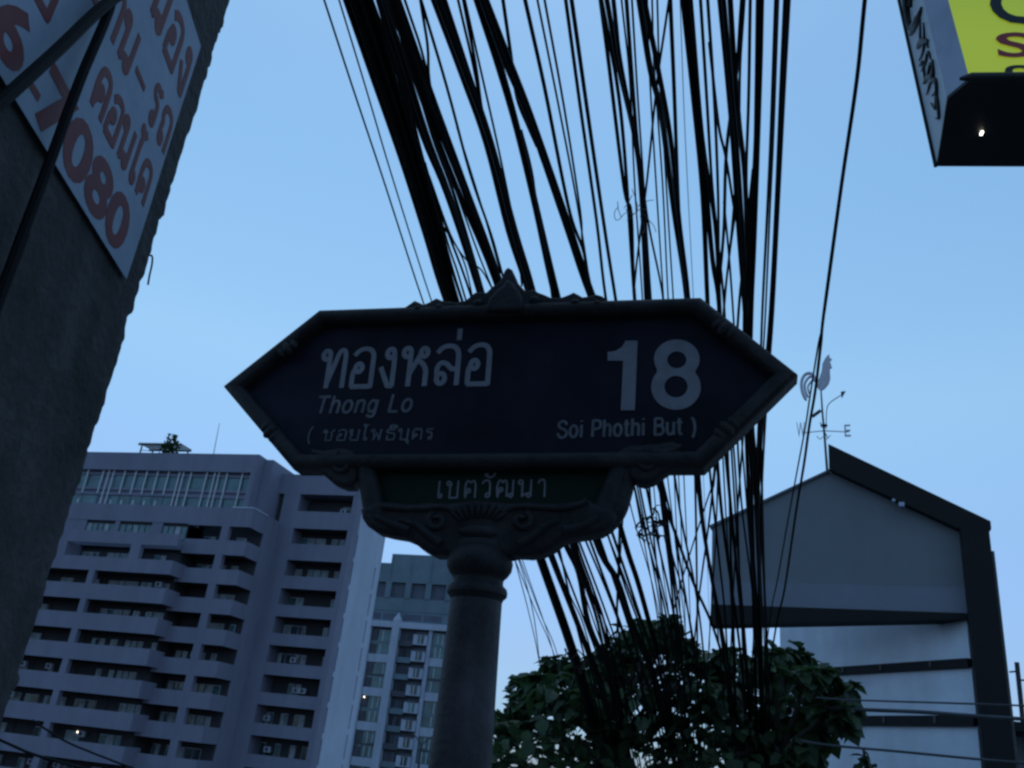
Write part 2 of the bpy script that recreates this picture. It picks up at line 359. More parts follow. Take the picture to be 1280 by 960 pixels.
M = dict(
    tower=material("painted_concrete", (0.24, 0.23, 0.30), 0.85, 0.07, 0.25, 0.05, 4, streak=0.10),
    tower_side=material("pale_side_lit_concrete", (0.52, 0.54, 0.64), 0.85, 0.06, 0.2, 0.05, 4, streak=0.08),  # lightened colour carries the brighter sky light on the wing's side
    tower_dim=material("shade_toned_plaster", (0.062, 0.058, 0.066), 0.9, 0.15, 0.4, 0.05, 4),  # shade inside the balconies is put into this dark tone
    white_metal=material("white_mullion", (0.75, 0.75, 0.76), 0.5, 0.05, 2, 0),
    glass=material("window_glass", (0.035, 0.06, 0.07), 0.08, 0.2, 0.7, 0, spec=0.6),
    teal_glass=material("teal_glass", (0.10, 0.20, 0.22), 0.12, 0.3, 0.5, 0, spec=0.6),
    curtain=material("pale_curtain", (0.42, 0.46, 0.48), 0.8, 0.3, 1.5, 0),
    crown=material("hazed_teal_cladding", (0.17, 0.225, 0.26), 0.7, 0.12, 0.3, 0.05, 3),  # colour raised to carry the haze over the far tower
    crown_dark=material("dark_louvre", (0.12, 0.13, 0.17), 0.7, 0.15, 0.5, 0.05, 3),
    mid_white=material("hazed_pale_render", (0.50, 0.52, 0.62), 0.8, 0.08, 0.3, 0.05, 3, streak=0.1),  # distance haze is put into this lightened colour too
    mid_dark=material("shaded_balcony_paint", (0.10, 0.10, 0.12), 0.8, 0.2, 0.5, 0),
    frame=material("weathered_bronze_paint", (0.027, 0.023, 0.025), 0.6, 0.35, 14, 0.3, 90, spec=0.2),
    pole=material("grey_pole_paint", (0.057, 0.051, 0.060), 0.6, 0.34, 7, 0.22, 70, streak=0.42, spec=0.25),
    blue=material("navy_sign_sheet", (0.012, 0.0115, 0.023), 0.6, 0.38, 4, 0.03, 200, spec=0.12),
    green=material("green_sign_sheet", (0.008, 0.020, 0.013), 0.6, 0.15, 5, 0.03, 200, spec=0.12),
    letter=material("shaded_faded_letter", (0.185, 0.18, 0.21), 0.7, 0.14, 18, 0, coord='Object'),  # white letters greyed: shade on the sign put into the colour, besides fading
    letter_dim=material("shaded_worn_letter", (0.125, 0.125, 0.145), 0.7, 0.28, 30, 0, coord='Object'),  # worn white, its grey also holding the shade on the sign
    pillar=material("rough_cement", (0.07, 0.066, 0.068), 0.95, 0.38, 6, 0.5, 60, detail=9, streak=0.3),
    poster=material("poster_vinyl", (0.25, 0.30, 0.39), 0.6, 0.10, 4, 0.08, 12),
    poster_red=material("poster_red_print", (0.15, 0.030, 0.034), 0.6, 0.15, 20, 0),
    cable=material("black_cable_sheath", (0.007, 0.007, 0.008), 0.7, 0.2, 3, 0, spec=0.15),
    cable_grey=material("grey_cable_sheath", (0.06, 0.065, 0.075), 0.6, 0.2, 3, 0, spec=0.3),
    leaf=leaf_material("broad_leaf", (0.022, 0.044, 0.018), (0.055, 0.100, 0.036)),
    bark=material("bark", (0.06, 0.05, 0.04), 0.95, 0.3, 8, 0.6, 30),
    gable=material("grey_render", (0.18, 0.19, 0.21), 0.8, 0.05, 0.8, 0.08, 12, streak=0.05),
    gable_band=material("pale_blue_band", (0.19, 0.20, 0.245), 0.7, 0.06, 1.5, 0.05, 12),
    panel=material("pale_wall_panel", (0.70, 0.75, 0.85), 0.7, 0.08, 1.1, 0.06, 10, streak=0.07),
    trim=material("dark_brown_trim", (0.009, 0.0075, 0.008), 0.8, 0.2, 2, 0.1, 20),
    trim_clip=material("weathered_clip", (0.09, 0.085, 0.08), 0.7, 0.2, 8, 0),
    vane=material("galvanised_vane", (0.60, 0.55, 0.62), 0.5, 0.1, 6, 0),
    vane_dark=material("dark_iron", (0.03, 0.028, 0.035), 0.5, 0.1, 6, 0),
    box_black=material("black_box_metal", (0.014, 0.014, 0.016), 0.5, 0.25, 4, 0.05, 30),
    box_frame=material("grey_aluminium", (0.40, 0.44, 0.56), 0.45, 0.12, 4, 0.05, 30),
    box_side=material("pale_vinyl", (0.50, 0.56, 0.62), 0.5, 0.08, 4, 0),
    ink=material("black_print", (0.008, 0.008, 0.009), 0.5, 0.1, 4, 0),
    ink_red=material("red_print", (0.33, 0.03, 0.035), 0.5, 0.1, 4, 0),
    vine=material("dried_stem", (0.16, 0.15, 0.13), 0.9, 0.2, 10, 0),
    rust=material("withered_leaf", (0.07, 0.05, 0.05), 0.9, 0.3, 10, 0),
    asphalt=material("asphalt", (0.05, 0.05, 0.052), 0.9, 0.2, 2, 0.3, 120),
    paving=material("concrete_paving", (0.22, 0.215, 0.205), 0.9, 0.15, 2, 0.2, 60),
    earth=material("city_ground", (0.09, 0.085, 0.075), 0.95, 0.2, 0.1, 0.1, 10),
    lamp=glow("lamp_glass", (1.0, 0.93, 0.75), 3.0),
)
# backlit yellow-green sign face: a lit plastic panel
def lit_face():
    m = bpy.data.materials.new("backlit_yellow_green"); m.use_nodes = True; t = m.node_tree; N = t.nodes; L = t.links
    b = N["Principled BSDF"]; b.inputs["Roughness"].default_value = 0.35
    tc = N.new("ShaderNodeTexCoord"); nz = N.new("ShaderNodeTexNoise"); nz.inputs["Scale"].default_value = 0.9; nz.inputs["Detail"].default_value = 0
    L.new(tc.outputs["Object"], nz.inputs["Vector"])
    r = N.new("ShaderNodeValToRGB"); r.color_ramp.elements[0].position = 0.35; r.color_ramp.elements[1].position = 0.65
    r.color_ramp.elements[0].color = (0.28, 0.43, 0.03, 1); r.color_ramp.elements[1].color = (0.42, 0.52, 0.03, 1)
    L.new(nz.outputs["Fac"], r.inputs[0]); L.new(r.outputs[0], b.inputs["Base Color"]); L.new(r.outputs[0], b.inputs["Emission Color"])
    b.inputs["Emission Strength"].default_value = 0.42
    return m
M["lit"] = lit_face()

# ------------------------------------------------------------------ ground
def ground_z(d): return -0.13-5.2*min(1, max(0, (d-34)/45))**1.3
_g = MB(); _rs = [0, 15, 34, 42, 50, 60, 70, 80, 120, 200, 400, 900, 2500]; _n = 48
_g.v = [(r*cos(2*pi*k/_n), r*sin(2*pi*k/_n), ground_z(r)) for r in _rs for k in range(_n)]
_g.f = [(i*_n+k, (i+1)*_n+k, (i+1)*_n+(k+1) % _n, i*_n+(k+1) % _n) for i in range(len(_rs)-1) for k in range(_n)]
tag(_g.build("ground", M["earth"]), kind="structure")
tag(MB().add([(3.2,-30,-0.126),(10.2,-30,-0.126),(10.2,30,-0.126),(3.2,30,-0.126)], [(0,1,2,3)]).build("road", M["asphalt"]), kind="structure")
tag(MB().box(-3.0, 2.95, -30, 30, -0.12, 0.0).build("pavement", M["paving"]), kind="structure")
tag(MB().box(2.953, 3.2, -30, 30, -0.12, 0.004).build("kerb", M["paving"]), kind="structure")

# ================================================================== residential tower on the left
BASE = -5.4
TW = Place(447, 629, 100, 17)
def build_tower():
    root = TW.root("apartment_tower")
    tag(root, "wide lavender grey apartment block with stacked deep balconies at lower left", "building")
    T, TS, TD = M["tower"], M["tower_side"], M["tower_dim"]
    # --- right wing (W)
    zt = [28.27, 24.44, 20.78, 17.59, 14.5, 11.42, 8.34, 5.28, 2.24, -0.85]
    OH = 1.8
    box("wall", T, root, -10.9, -7.42, 0, 2.4, BASE, 22.36)
    box("wall", T, root, -9.5, -7.42, 0, 2.4, 22.363, 28.5)
    box("wall", T, root, -0.62, 0, 0, 1.45, BASE, 28.5)
    box("parapet", T, root, -10.9, 0.0, -0.003, 2.4, 28.503, 30.9)
    box("glass", M["glass"], root, -10.9, -9.503, 0.7, 0.8, 22.363, 28.5)
    for z in (23.9, 25.4, 26.9):
        box("transom", TD, root, -10.9, -9.503, 0.6, 0.697, z, z+0.12)
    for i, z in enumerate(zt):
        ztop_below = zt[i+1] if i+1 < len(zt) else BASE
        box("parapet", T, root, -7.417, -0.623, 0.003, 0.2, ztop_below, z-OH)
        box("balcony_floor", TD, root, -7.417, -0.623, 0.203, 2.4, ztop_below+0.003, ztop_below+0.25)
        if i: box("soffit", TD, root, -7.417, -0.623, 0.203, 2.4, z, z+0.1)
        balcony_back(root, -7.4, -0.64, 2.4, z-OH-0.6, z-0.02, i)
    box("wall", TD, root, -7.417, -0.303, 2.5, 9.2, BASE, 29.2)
    # --- side wall of the wing with two columns of slit windows
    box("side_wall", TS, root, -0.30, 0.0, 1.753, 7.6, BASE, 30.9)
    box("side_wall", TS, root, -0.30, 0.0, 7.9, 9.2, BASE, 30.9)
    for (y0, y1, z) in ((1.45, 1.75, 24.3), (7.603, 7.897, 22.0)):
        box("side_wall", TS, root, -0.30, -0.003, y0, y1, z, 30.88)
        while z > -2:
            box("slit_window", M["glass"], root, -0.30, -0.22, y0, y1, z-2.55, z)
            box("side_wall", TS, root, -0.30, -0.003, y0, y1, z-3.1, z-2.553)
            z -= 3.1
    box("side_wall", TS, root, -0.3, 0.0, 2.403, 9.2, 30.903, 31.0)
    # --- middle part (M) standing 6 m forward with balconies turning the corner
    zm = [22.82, 19.66, 16.52, 13.42, 10.28, 7.15, 4.05, 0.94, -2.15]
    ZB = 1.55
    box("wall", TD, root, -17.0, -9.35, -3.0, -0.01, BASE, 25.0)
    box("side_wall", T, root, -9.347, -9.2, -3.0, -0.01, BASE, 25.0)
    box("parapet", T, root, -17.0, -9.25, -6.0, -5.8, 22.82, 24.9)
    box("parapet", T, root, -9.45, -9.25, -5.797, -3.003, 22.82, 24.9)
    box("coping", TS, root, -12.0, -9.2, -6.05, -5.75, 24.903, 25.05)
    box("coping", TS, root, -9.5, -9.2, -5.747, -3.003, 24.903, 25.05)
    for i, z in enumerate(zm):
        zb = zm[i+1] if i+1 < len(zm) else BASE
        ztp = z-ZB
        if ztp-zb > 0.2:
            box("parapet", T, root, -17.0, -9.25, -6.0, -5.8, zb, ztp)
            box("parapet", T, root, -9.45, -9.25, -5.797, -3.003, zb, ztp)
            box("balcony_floor", TD, root, -17.0, -9.453, -5.797, -3.003, zb+0.003, zb+0.22)
            box("parapet_end", TD, root, -17.2, -17.003, -5.9, -3.1, zb, ztp)
        if True:
            box("column", T, root, -12.7, -11.78, -5.997, -5.4, ztp, z)
            balcony_back(root, -16.6, -9.8, -3.0, ztp-0.5, z-0.02, i+20)
    box("core_wall", TD, root, -47.9, -9.4, 0.5, 9, BASE, 31.0)
    # --- left part (L) 8 m forward
    zl = [19.9, 16.86, 13.77, 10.63, 7.52, 4.38, 1.28, -1.85]
    XR = -16.25
    box("wall", TD, root, -48.0, -17.2, -5.4, -0.01, BASE, 21.0)
    box("parapet", T, root, -48.0, XR, -8.0, -7.8, 19.9, 21.25)
    box("wall", T, root, -48.0, -30.4, -7.997, -5.4, 18.3, 19.9)
    for i, z in enumerate(zl):
        zb = zl[i+1] if i+1 < len(zl) else BASE
        oh = 1.55 if i == 0 else 1.45
        ztp = z-oh
        if ztp > zb:
            box("parapet", T, root, -48.0, XR, -8.0, -7.8, zb, ztp)
            box("parapet", T, root, XR-0.2, XR, -7.797, -5.403, zb, ztp)
            box("balcony_floor", TD, root, -48.0, XR-0.203, -7.797, -5.403, zb+0.003, zb+0.22)
        z0 = ztp
        if i == 0: box("column", T, root, -22.0, -20.75, -7.997, -7.4, ztp, z)
        else:
            box("column", T, root, -26.5, -25.72, -7.997, -7.4, z0, z)
            box("column", T, root, -39.4, -38.6, -7.997, -7.4, z0, z)
        for (a, b) in ((-30.2, -22.2), (-20.6, -17.3)) if i == 0 else ((-38.4, -32.2), (-32.0, -26.6), (-25.6, -21.6), (-21.4, -17.3)):
            balcony_back(root, a, b, -5.4, ztp-0.5, z-0.02, i*3+int(abs(a)))
    # upper storey set back behind the parapet of the left part
    box("wall", T, root, -40.0, -17.003, -6.0, -4.0, 22.95, 24.9)
    box("wall", T, root, -40.0, -17.003, -5.9, -4.0, 20.0, 21.0)
    for x0, x1 in ((-30.5, -26.6), (-26.0, -21.7), (-20.3, -17.1)):
        w = box("window", TD, root, x0, x1, -5.7, -5.6, 21.0, 22.95)
        n = max(2, int((x1-x0)/0.75))
        for k in range(n):
            a = x0+(x1-x0)*(k+0.08)/n; b = x0+(x1-x0)*(k+0.9)/n
            box("pane", M["teal_glass"] if (k*7+int(x0)) % 3 else M["curtain"], w, a, b, -5.78, -5.703, 21.1, 22.6)
    for x0, x1 in ((-40, -30.5), (-26.6, -26.0), (-21.7, -20.3)):
        box("wall", T, root, x0+0.003, x1-0.003, -5.95, -5.5, 21.003, 22.947)
    # glazed penthouse, 4 m forward
    box("wall", T, root, -36.0, -11.4, -4.0, 4.0, 29.7, 31.9)
    box("wall", T, root, -36.0, -11.4, -3.4, 4.0, 24.0, 29.697)
    box("wall", T, root, -12.0, -11.4, -3.997, -3.403, 24.0, 29.697)
    box("wall", T, root, -11.397, -10.3, -2.6, 3.0, 25.0, 31.75)
    xs = [-36.0, -34.4, -32.2, -31.4, -30.7, -29.13, -27.56, -26.03, -24.54, -23.01, -21.55, -20.99, -19.95, -17.85, -16.79, -16.24, -15.14, -13.16, -12.07]
    for a, b in zip(xs, xs[1:]):
        if b-a > 0.9:
            for z0, z1, mt in ((27.6, 29.1, "teal_glass"), (25.2, 26.6, "teal_glass")):
                box("window", M[mt], root, a+0.05, b-0.05, -3.5, -3.403, z0, z1)
    box("spandrel", T, root, -36, -12.003, -3.62, -3.403, 26.65, 27.0)
    box("spandrel", T, root, -36, -12.003, -3.62, -3.403, 27.3, 27.62)
    box("spandrel", T, root, -36, -12.003, -3.62, -3.403, 29.15, 29.4)
    mu = MB().box(-0.04, 0.04, -3.85, -3.66, 25.2, 29.69).mesh("mullion", M["white_metal"])
    mus = MB().box(-0.04, 0.04, -3.85, -3.66, 26.8, 29.69).mesh("mullion", M["white_metal"])
    for i, x in enumerate(xs[1:]):
        piece("mullion", mus if i in (0, 1, 4, 5, 6, 7, 8) else mu, root, (x, 0, 0))
    for x in (-33.9, -29.3, -27.8, -26.2, -24.7, -23.2):
        box("balustrade_post", M["white_metal"], root, x-0.05, x+0.05, -4.6, -4.5, 24.903, 25.8)
    # small lit lamp on one balcony
    X, Z = TW.loc(97, 915, -5.6)
    MB().ball((X, -5.62, Z), 0.07, 0.07, 0.11, 8, 6).build("wall_lamp", M["lamp"], root)
    return root
def balcony_back(root, x0, x1, y, z0, z1, seed):
    """the recessed back wall of one balcony: windows and doors of glass between plaster"""
    r = random.Random(seed*31+5)
    x = x0
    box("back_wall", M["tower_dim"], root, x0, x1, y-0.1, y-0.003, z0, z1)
    while x < x1-0.7:
        w = r.choice((0.9, 1.3, 1.8, 0.7))
        w = min(w, x1-x-0.1)
        if r.random() < 0.72:
            fr = box("window", M["tower_side"], root, x+0.05, x+w, y-0.16, y-0.103, z0, z1-0.55)
            n = 2 if w > 0.8 else 1
            for k in range(n):
                box("pane", M[r.choice(("teal_glass", "glass", "curtain", "curtain"))], fr, x+0.1+k*(w-0.05)/n, x+0.02+(k+1)*(w-0.05)/n, y-0.2, y-0.163, z0+0.05, z1-0.62)
        if r.random() < 0.07:
            u = box("air_conditioner", M["tower_side"], root, x+0.1, x+0.85, y-0.75, y-0.4, z0+0.9, z0+1.45)
            MB().prism([(x+0.25+.2*cos(k*pi/5)+.2, z0+1.17+.2*sin(k*pi/5)) for k in range(10)], y-0.76, y-0.753).build("fan_grille", M["mid_dark"], u)
        x += w+r.choice((0.08, 0.1, 0.7))
tower = build_tower()

def roof_things():
    X0, Z0 = TW.loc(174, 566, 0); X1, Z1 = TW.loc(222, 555, 0)
    r = empty("roof_pergola", TW.world(X0, 0, 31.9), TW.rot)
    tag(r, "small dark slatted pergola on the flat roof of the wide apartment block", "pergola")
    w = X1-X0; h = Z1-31.9
    for x in (0, w):
        for y in (0, 2.2): box("post", M["vane_dark"], r, x, x+0.14, y, y+0.14, 0, h-0.2)
    for y in (0, 2.2): box("beam", M["vane_dark"], r, -0.5, w+0.5, y-0.02, y+0.12, h-0.197, h)
    for k in range(16):
        x = -0.35+k*(w+0.7)/15; box("slat", M["vane_dark"], r, x, x+0.09, -0.1, 2.4, h+0.003, h+0.12)
    for k in range(4): box("rail", M["vane_dark"], r, 0.143, w-0.003, 0.04, 0.09, 0.35+k*0.45, 0.42+k*0.45)
    X, Z = TW.loc(219, 566, 0)
    p = empty("rooftop_shrub", TW.world(X, -1.2, 31.9), TW.rot)
    tag(p, "bushy shrub growing beside the pergola on the roof", "plant")
    MB().lathe([(0, 0.4), (0.5, 0.5), (0.55, 0.5)], (0, 0, 0), (0, 0, 1), 12).build("planter", M["trim"], p)
    mb = MB(); rr = random.Random(3)
    for k in range(260):
        a = rr.uniform(0, 2*pi); q = rr.random()**0.5*1.05; c = Vector((q*cos(a), q*sin(a)*0.8, 0.5+rr.uniform(0, 3.3)*(1.15-q*0.6)))
        add_leaf(mb, c, rr, 0.5)
    mb.build("foliage", M["leaf"], p)
    MB().tube([(0, 0, 0.5), (0.1, 0, 1.4), (0.0, 0, 2.3)], [0.08, 0.05, 0.02], 6).build("stem", M["bark"], p)
    X, Z = TW.loc(262, 566, 0); X2, Z2 = TW.loc(269, 525, 0)
    a = empty("antenna_mast", TW.world(X, 1, 31.9), TW.rot)
    tag(a, "thin lone antenna mast on the flat roof right of the pergola", "antenna")
    MB().tube([(0, 0, 0), ((X2-X)*0.5, 0, (Z2-31.9)*0.5), (X2-X, 0, Z2-31.9)], [0.05, 0.045, 0.03], 6).build("rod", M["vane_dark"], a)
    MB().lathe([(0, 0.2), (0.12, 0.2), (0.2, 0.07), (0.4, 0.06)], (0, 0, 0), (0, 0, 1), 10).build("base", M["vane_dark"], a)
def add_leaf(mb, c, rr, L, droop=0.6):
    """a broad pointed leaf folded along its midrib"""
    d = Vector((rr.uniform(-1, 1), rr.uniform(-1, 1), rr.uniform(-1.0, 0.35)*droop*1.6)).normalized()
    up = Vector((rr.uniform(-.5, .5), rr.uniform(-.5, .5), 1)); s = d.cross(up)
    if s.length < 1e-3: s = Vector((1, 0, 0))
    s.normalize(); n = s.cross(d)
    W = L*rr.uniform(0.34, 0.44)
    pts = [c, c+d*L*.3+s*W-n*W*-.25, c+d*L*.68+s*W*.72-n*W*-.1, c+d*L*1.0-n*L*.12,
           c+d*L*.68-s*W*.72+n*W*.1, c+d*L*.3-s*W+n*W*.25, c+d*L*.4, c+d*L*.75-n*L*.05]
    mb.add(pts, [(0, 1, 6), (1, 2, 7, 6), (2, 3, 7), (0, 6, 5), (6, 7, 4, 5), (7, 3, 4)])
roof_things()

# ================================================================== farther tower behind
MT = Place(480, 695, 200, 17)
def build_mid():
    root = MT.root("residential_tower")
    tag(root, "distant tower with grey teal crown and pale window bays, left of the sign pole", "building")
    Wt, D, Cr, CD = M["mid_white"], M["mid_dark"], M["crown"], M["crown_dark"]
    XL, XR = -9.0, 21.0
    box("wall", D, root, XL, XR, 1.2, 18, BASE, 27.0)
    # crown
    box("crown_wall", Cr, root, 1.6, XR, 0.9, 18, 37.1, 43.4)
    box("crown_wall", Cr, root, XL, 1.597, 1.0, 18, 37.1, 41.3)
    box("crown_wall", Cr, root, XL, XR, 0.9, 18, 30.9, 33.7)
    box("crown_wall", CD, root, XL, XR, 1.6, 18, 33.703, 37.097)
    box("crown_wall", Cr, root, XL, XR, 1.0, 18, 28.6, 30.897)
    for k in range(5):
        x = -6.2+k*4.72
        box("pilaster", Cr, root, x+2.75, x+4.05, 0.7, 1.597, 33.703, 37.097)
        box("rib", Cr, root, x+3.2, x+3.5, 0.75, 0.897, 37.2, 42.9 if x+3.2 > 1.6 else 41)
        box("louvre", CD, root, x-1.6, x+2.6, 0.93, 0.997, 29.0, 30.3)
    box("cornice", Wt, root, XL, XR, -0.3, 1.197, 27.2, 28.45)
    cols = [(-7.6, -6.2), (4.75, 6.4), (18.2, 19.8)]
    for a, b in cols:
        box("pier", Wt, root, a, b, -0.4, 1.197, BASE, 28.9)
        MB().hexa([(a, -.4, 28.903), (b, -.4, 28.903), (b, .9, 28.903), (a, .9, 28.903), ((a+b)/2-.1, .2, 30.4), ((a+b)/2+.1, .2, 30.4), ((a+b)/2+.1, .3, 30.4), ((a+b)/2-.1, .3, 30.4)]).build("finial", Wt, root)
    # window bays: two storeys of glass between pale spandrels
    def bay(x0, x1, dark_to=None):
        z = 26.75
        k = 0
        while z > -2:
            z1 = z-5.2
            w = box("window", M["teal_glass"], root, x0, x1, 0.9, 1.197, z1, z)
            n = 4
            for j in range(1, n):
                if (j+k) % 4 == 3: continue
                x = x0+(x1-x0)*j/n+0.12
                box("mullion", M["white_metal"], w, x, x+0.12, 0.78, 0.897, z-2.2 if j % 2 else z-2.5, z-0.2)
                box("mullion", M["white_metal"], w, x-0.25, x-0.13, 0.78, 0.897, z1+0.2, z1+2.2)
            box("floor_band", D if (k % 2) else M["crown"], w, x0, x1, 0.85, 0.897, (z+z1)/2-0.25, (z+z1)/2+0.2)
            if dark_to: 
                box("recess_shade", D, w, x0, x0+dark_to, 0.7, 0.847, z1+0.1, z1+2.1)  # dark slabs proud of the glass, recess shade put into their colour
                box("recess_shade", D, w, x0, x0+dark_to, 0.7, 0.847, z-2.3, z-0.1)
            box("spandrel", Wt, root, x0, x1, 0.5, 1.197, z1-1.65, z1)
            z -= 6.85; k += 1
    box("wall", Wt, root, 13.003, 13.8, 0.3, 1.197, BASE, 27.197)
    bay(13.85, 18.15); bay(-0.2, 4.7, 1.5); bay(-6.15, -1.0, 1.5)
    box("wall", Wt, root, -0.95, -0.25, 0.3, 1.197, BASE, 27.197)
    # dark balconies and the stepped bay windows beside them
    z = 27.0; i = 0
    while z > -1.5:
        box("balcony_front", Cr if i % 3 else D, root, 6.45, 9.75, 0.2, 0.35, z-3.42, z-2.3)
        box("balcony_floor", D, root, 6.45, 9.75, 0.353, 1.197, z-3.42, z-3.2)
        r = random.Random(i)
        for x in (6.7, 7.5, 8.3, 9.0):
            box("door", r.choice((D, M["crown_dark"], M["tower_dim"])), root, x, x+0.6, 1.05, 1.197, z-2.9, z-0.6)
        b = box("bay_window", Wt, root, 9.9, 12.95, -0.2, 1.197, z-3.0, z-0.9)
        box("pane", M["teal_glass"] if i == 4 else M["glass"], b, 11.0, 12.3, -0.3, -0.203, z-2.7, z-1.05)
        box("mullion", M["white_metal"], b, 11.5, 11.62, -0.36, -0.303, z-2.7, z-1.05)
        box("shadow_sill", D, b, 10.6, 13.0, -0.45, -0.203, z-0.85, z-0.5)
        z -= 3.42; i += 1
    for (px, py, s) in ((455, 871, 0.13), (485, 955, 0.11)):
        X, Z = MT.loc(px, py, 0.3)
        MB().ball((X, 0.4, Z), s, s*.8, s*1.6, 8, 6, 0.3).build("wall_lamp", M["lamp"], root)
build_mid()

# street lamp in front of it
def street_lamp():
    P = Place(527, 930, 62, 0); X, Z = P.loc(527, 930)
    r = P.root("street_lamp"); tag(r, "thin dark twin arm street lamp just left of the sign pole", "street lamp")
    MB().tube([(0, 0, -3.0), (0, 0, Z*0.6), (0, 0, Z)], [0.10, 0.07, 0.05], 8).build("pole", M["vane_dark"], r)
    for s, a in ((-1, 0.75), (1, 0.85)):
        MB().tube([(0, 0, Z-0.05), (s*0.25, 0, Z+0.2), (s*a*0.6, 0, Z+0.42)], [0.045, 0.04, 0.03], 6).build("arm", M["vane_dark"], r)
        MB().ball((s*a*0.75, 0, Z+0.47), 0.2, 0.1, 0.06, 8, 6, s*0.3).build("lamp_head", M["vane_dark"], r)
street_lamp()

# ================================================================== gabled house on the right
GB = Place(1037, 590, 20, 24)
def build_gable():
    root = GB.root("gabled_house"); tag(root, "grey gable fronted house with dark roof edge and pale lower wall bands", "house")
    L = lambda x, y, Y=0: GB.loc(x, y, Y)
    ax, az_ = L(1037, 590); lx, lz = L(890, 659); rx, rz = L(1199, 665)
    zb = 5.42
    MB().prism([(lx, zb), (rx, zb), (rx, 5.93), (lx, 5.93)], -0.012, 0.02).build("painted_band", M["gable_band"], root)
    MB().prism([(lx, zb), (rx, zb), (rx, rz), (ax, az_), (lx, lz)], 0.021, 0.40).build("gable_wall", M["gable"], root)
    # faint print on the band is only a hint of letters, left plain
    # dark verge board of the right roof slope, and the roof slabs
    rdx, rdz = L(1036, 559); ex, ez = L(1237, 655)
    MB().prism([(ax, az_+0.002), (rx+0.0, rz), (ex, rz+0.02), (ex, ez), (rdx, rdz)], -0.22, 0.018).build("verge_board", M["trim"], root)
    MB().prism([(ax+0.02, az_+0.06), (ex-0.03, ez-0.40), (ex-0.03, ez-0.05), (rdx+0.03, rdz-0.05)], 0.022, 0.7).build("roof", M["trim"], root)
    MB().prism([(ax-0.003, az_), (ax-0.003, az_+0.055), (lx-0.06, lz+0.03), (lx-0.04, lz-0.03)], -0.05, 0.7).build("roof", M["crown_dark"], root)
    # dark fin at the right corner
    f = MB()
    a = L(1199, 666, -.3); b = L(1236, 658, -.3); c = L(1276, 955, -.3); d = L(1224, 955, -.3)
    f.box(rx+0.003, b[0], -0.3, 0.6, -0.12, b[1]-0.02).build("corner_fin", M["trim"], root)
    box("downpipe", M["trim_clip"], root, b[0]+0.003, b[0]+0.05, -0.28, -0.2, -0.1, b[1]-0.5)
    # wedge shaped dark beam under the gable
    MB().prism([(lx, zb-0.003), (lx, 4.97), (rx, 5.30), (rx, zb-0.003)], -0.03, 0.5).build("beam", M["trim"], root)
    MB().prism([(lx, zb-0.003), (lx, zb-0.15), (rx, zb-0.08), (rx, zb-0.003)], 0.503, 0.6).build("soffit", M["trim"], root)
    # lower wall turned away to the left
    P = GB.world(rx, 0.0, 0); yaw2 = radians(67-24)
    tf = Matrix.Translation((rx-0.02, 0.1, 0)) @ Matrix.Rotation(-yaw2, 4, 'Z')
    Wl = 5.45
    zs = [(6.6, 4.56), (4.41, 3.50), (3.33, 2.35), (2.20, 1.2), (1.05, -0.1)]
    for k, (z1, z0) in enumerate(zs):
        box("wall_panel", M["panel"], root, -Wl, -0.0, 0.0, 0.25, z0, z1, tf=tf)
        if k:
            zt = zs[k-1][1]
            box("ledge", M["trim"], root, -Wl-0.02, 0.0, -0.09, 0.25, z1-0.03, zt-0.003, tf=tf)
            for x in (-5.0, -4.2, -3.3, -2.2, -0.9):
                box("clip", M["trim_clip"], root, x, x+0.05, -0.11, -0.093, z1+0.02, zt-0.02, tf=tf)
    box("wall", M["panel"], root, -Wl-0.02, -0.03, 0.253, 0.5, -0.12, 6.5, tf=tf)
    # two small fittings under the verge
    for (x, y, s) in ((1117, 626, 0.03), (1127, 631, 0.055)):
        X, Z = L(x, y, -0.3)
        box("floodlight", M["box_frame"], root, X-s, X+s, -0.36, -0.225, Z-s*.8, Z+s*.8)
build_gable()

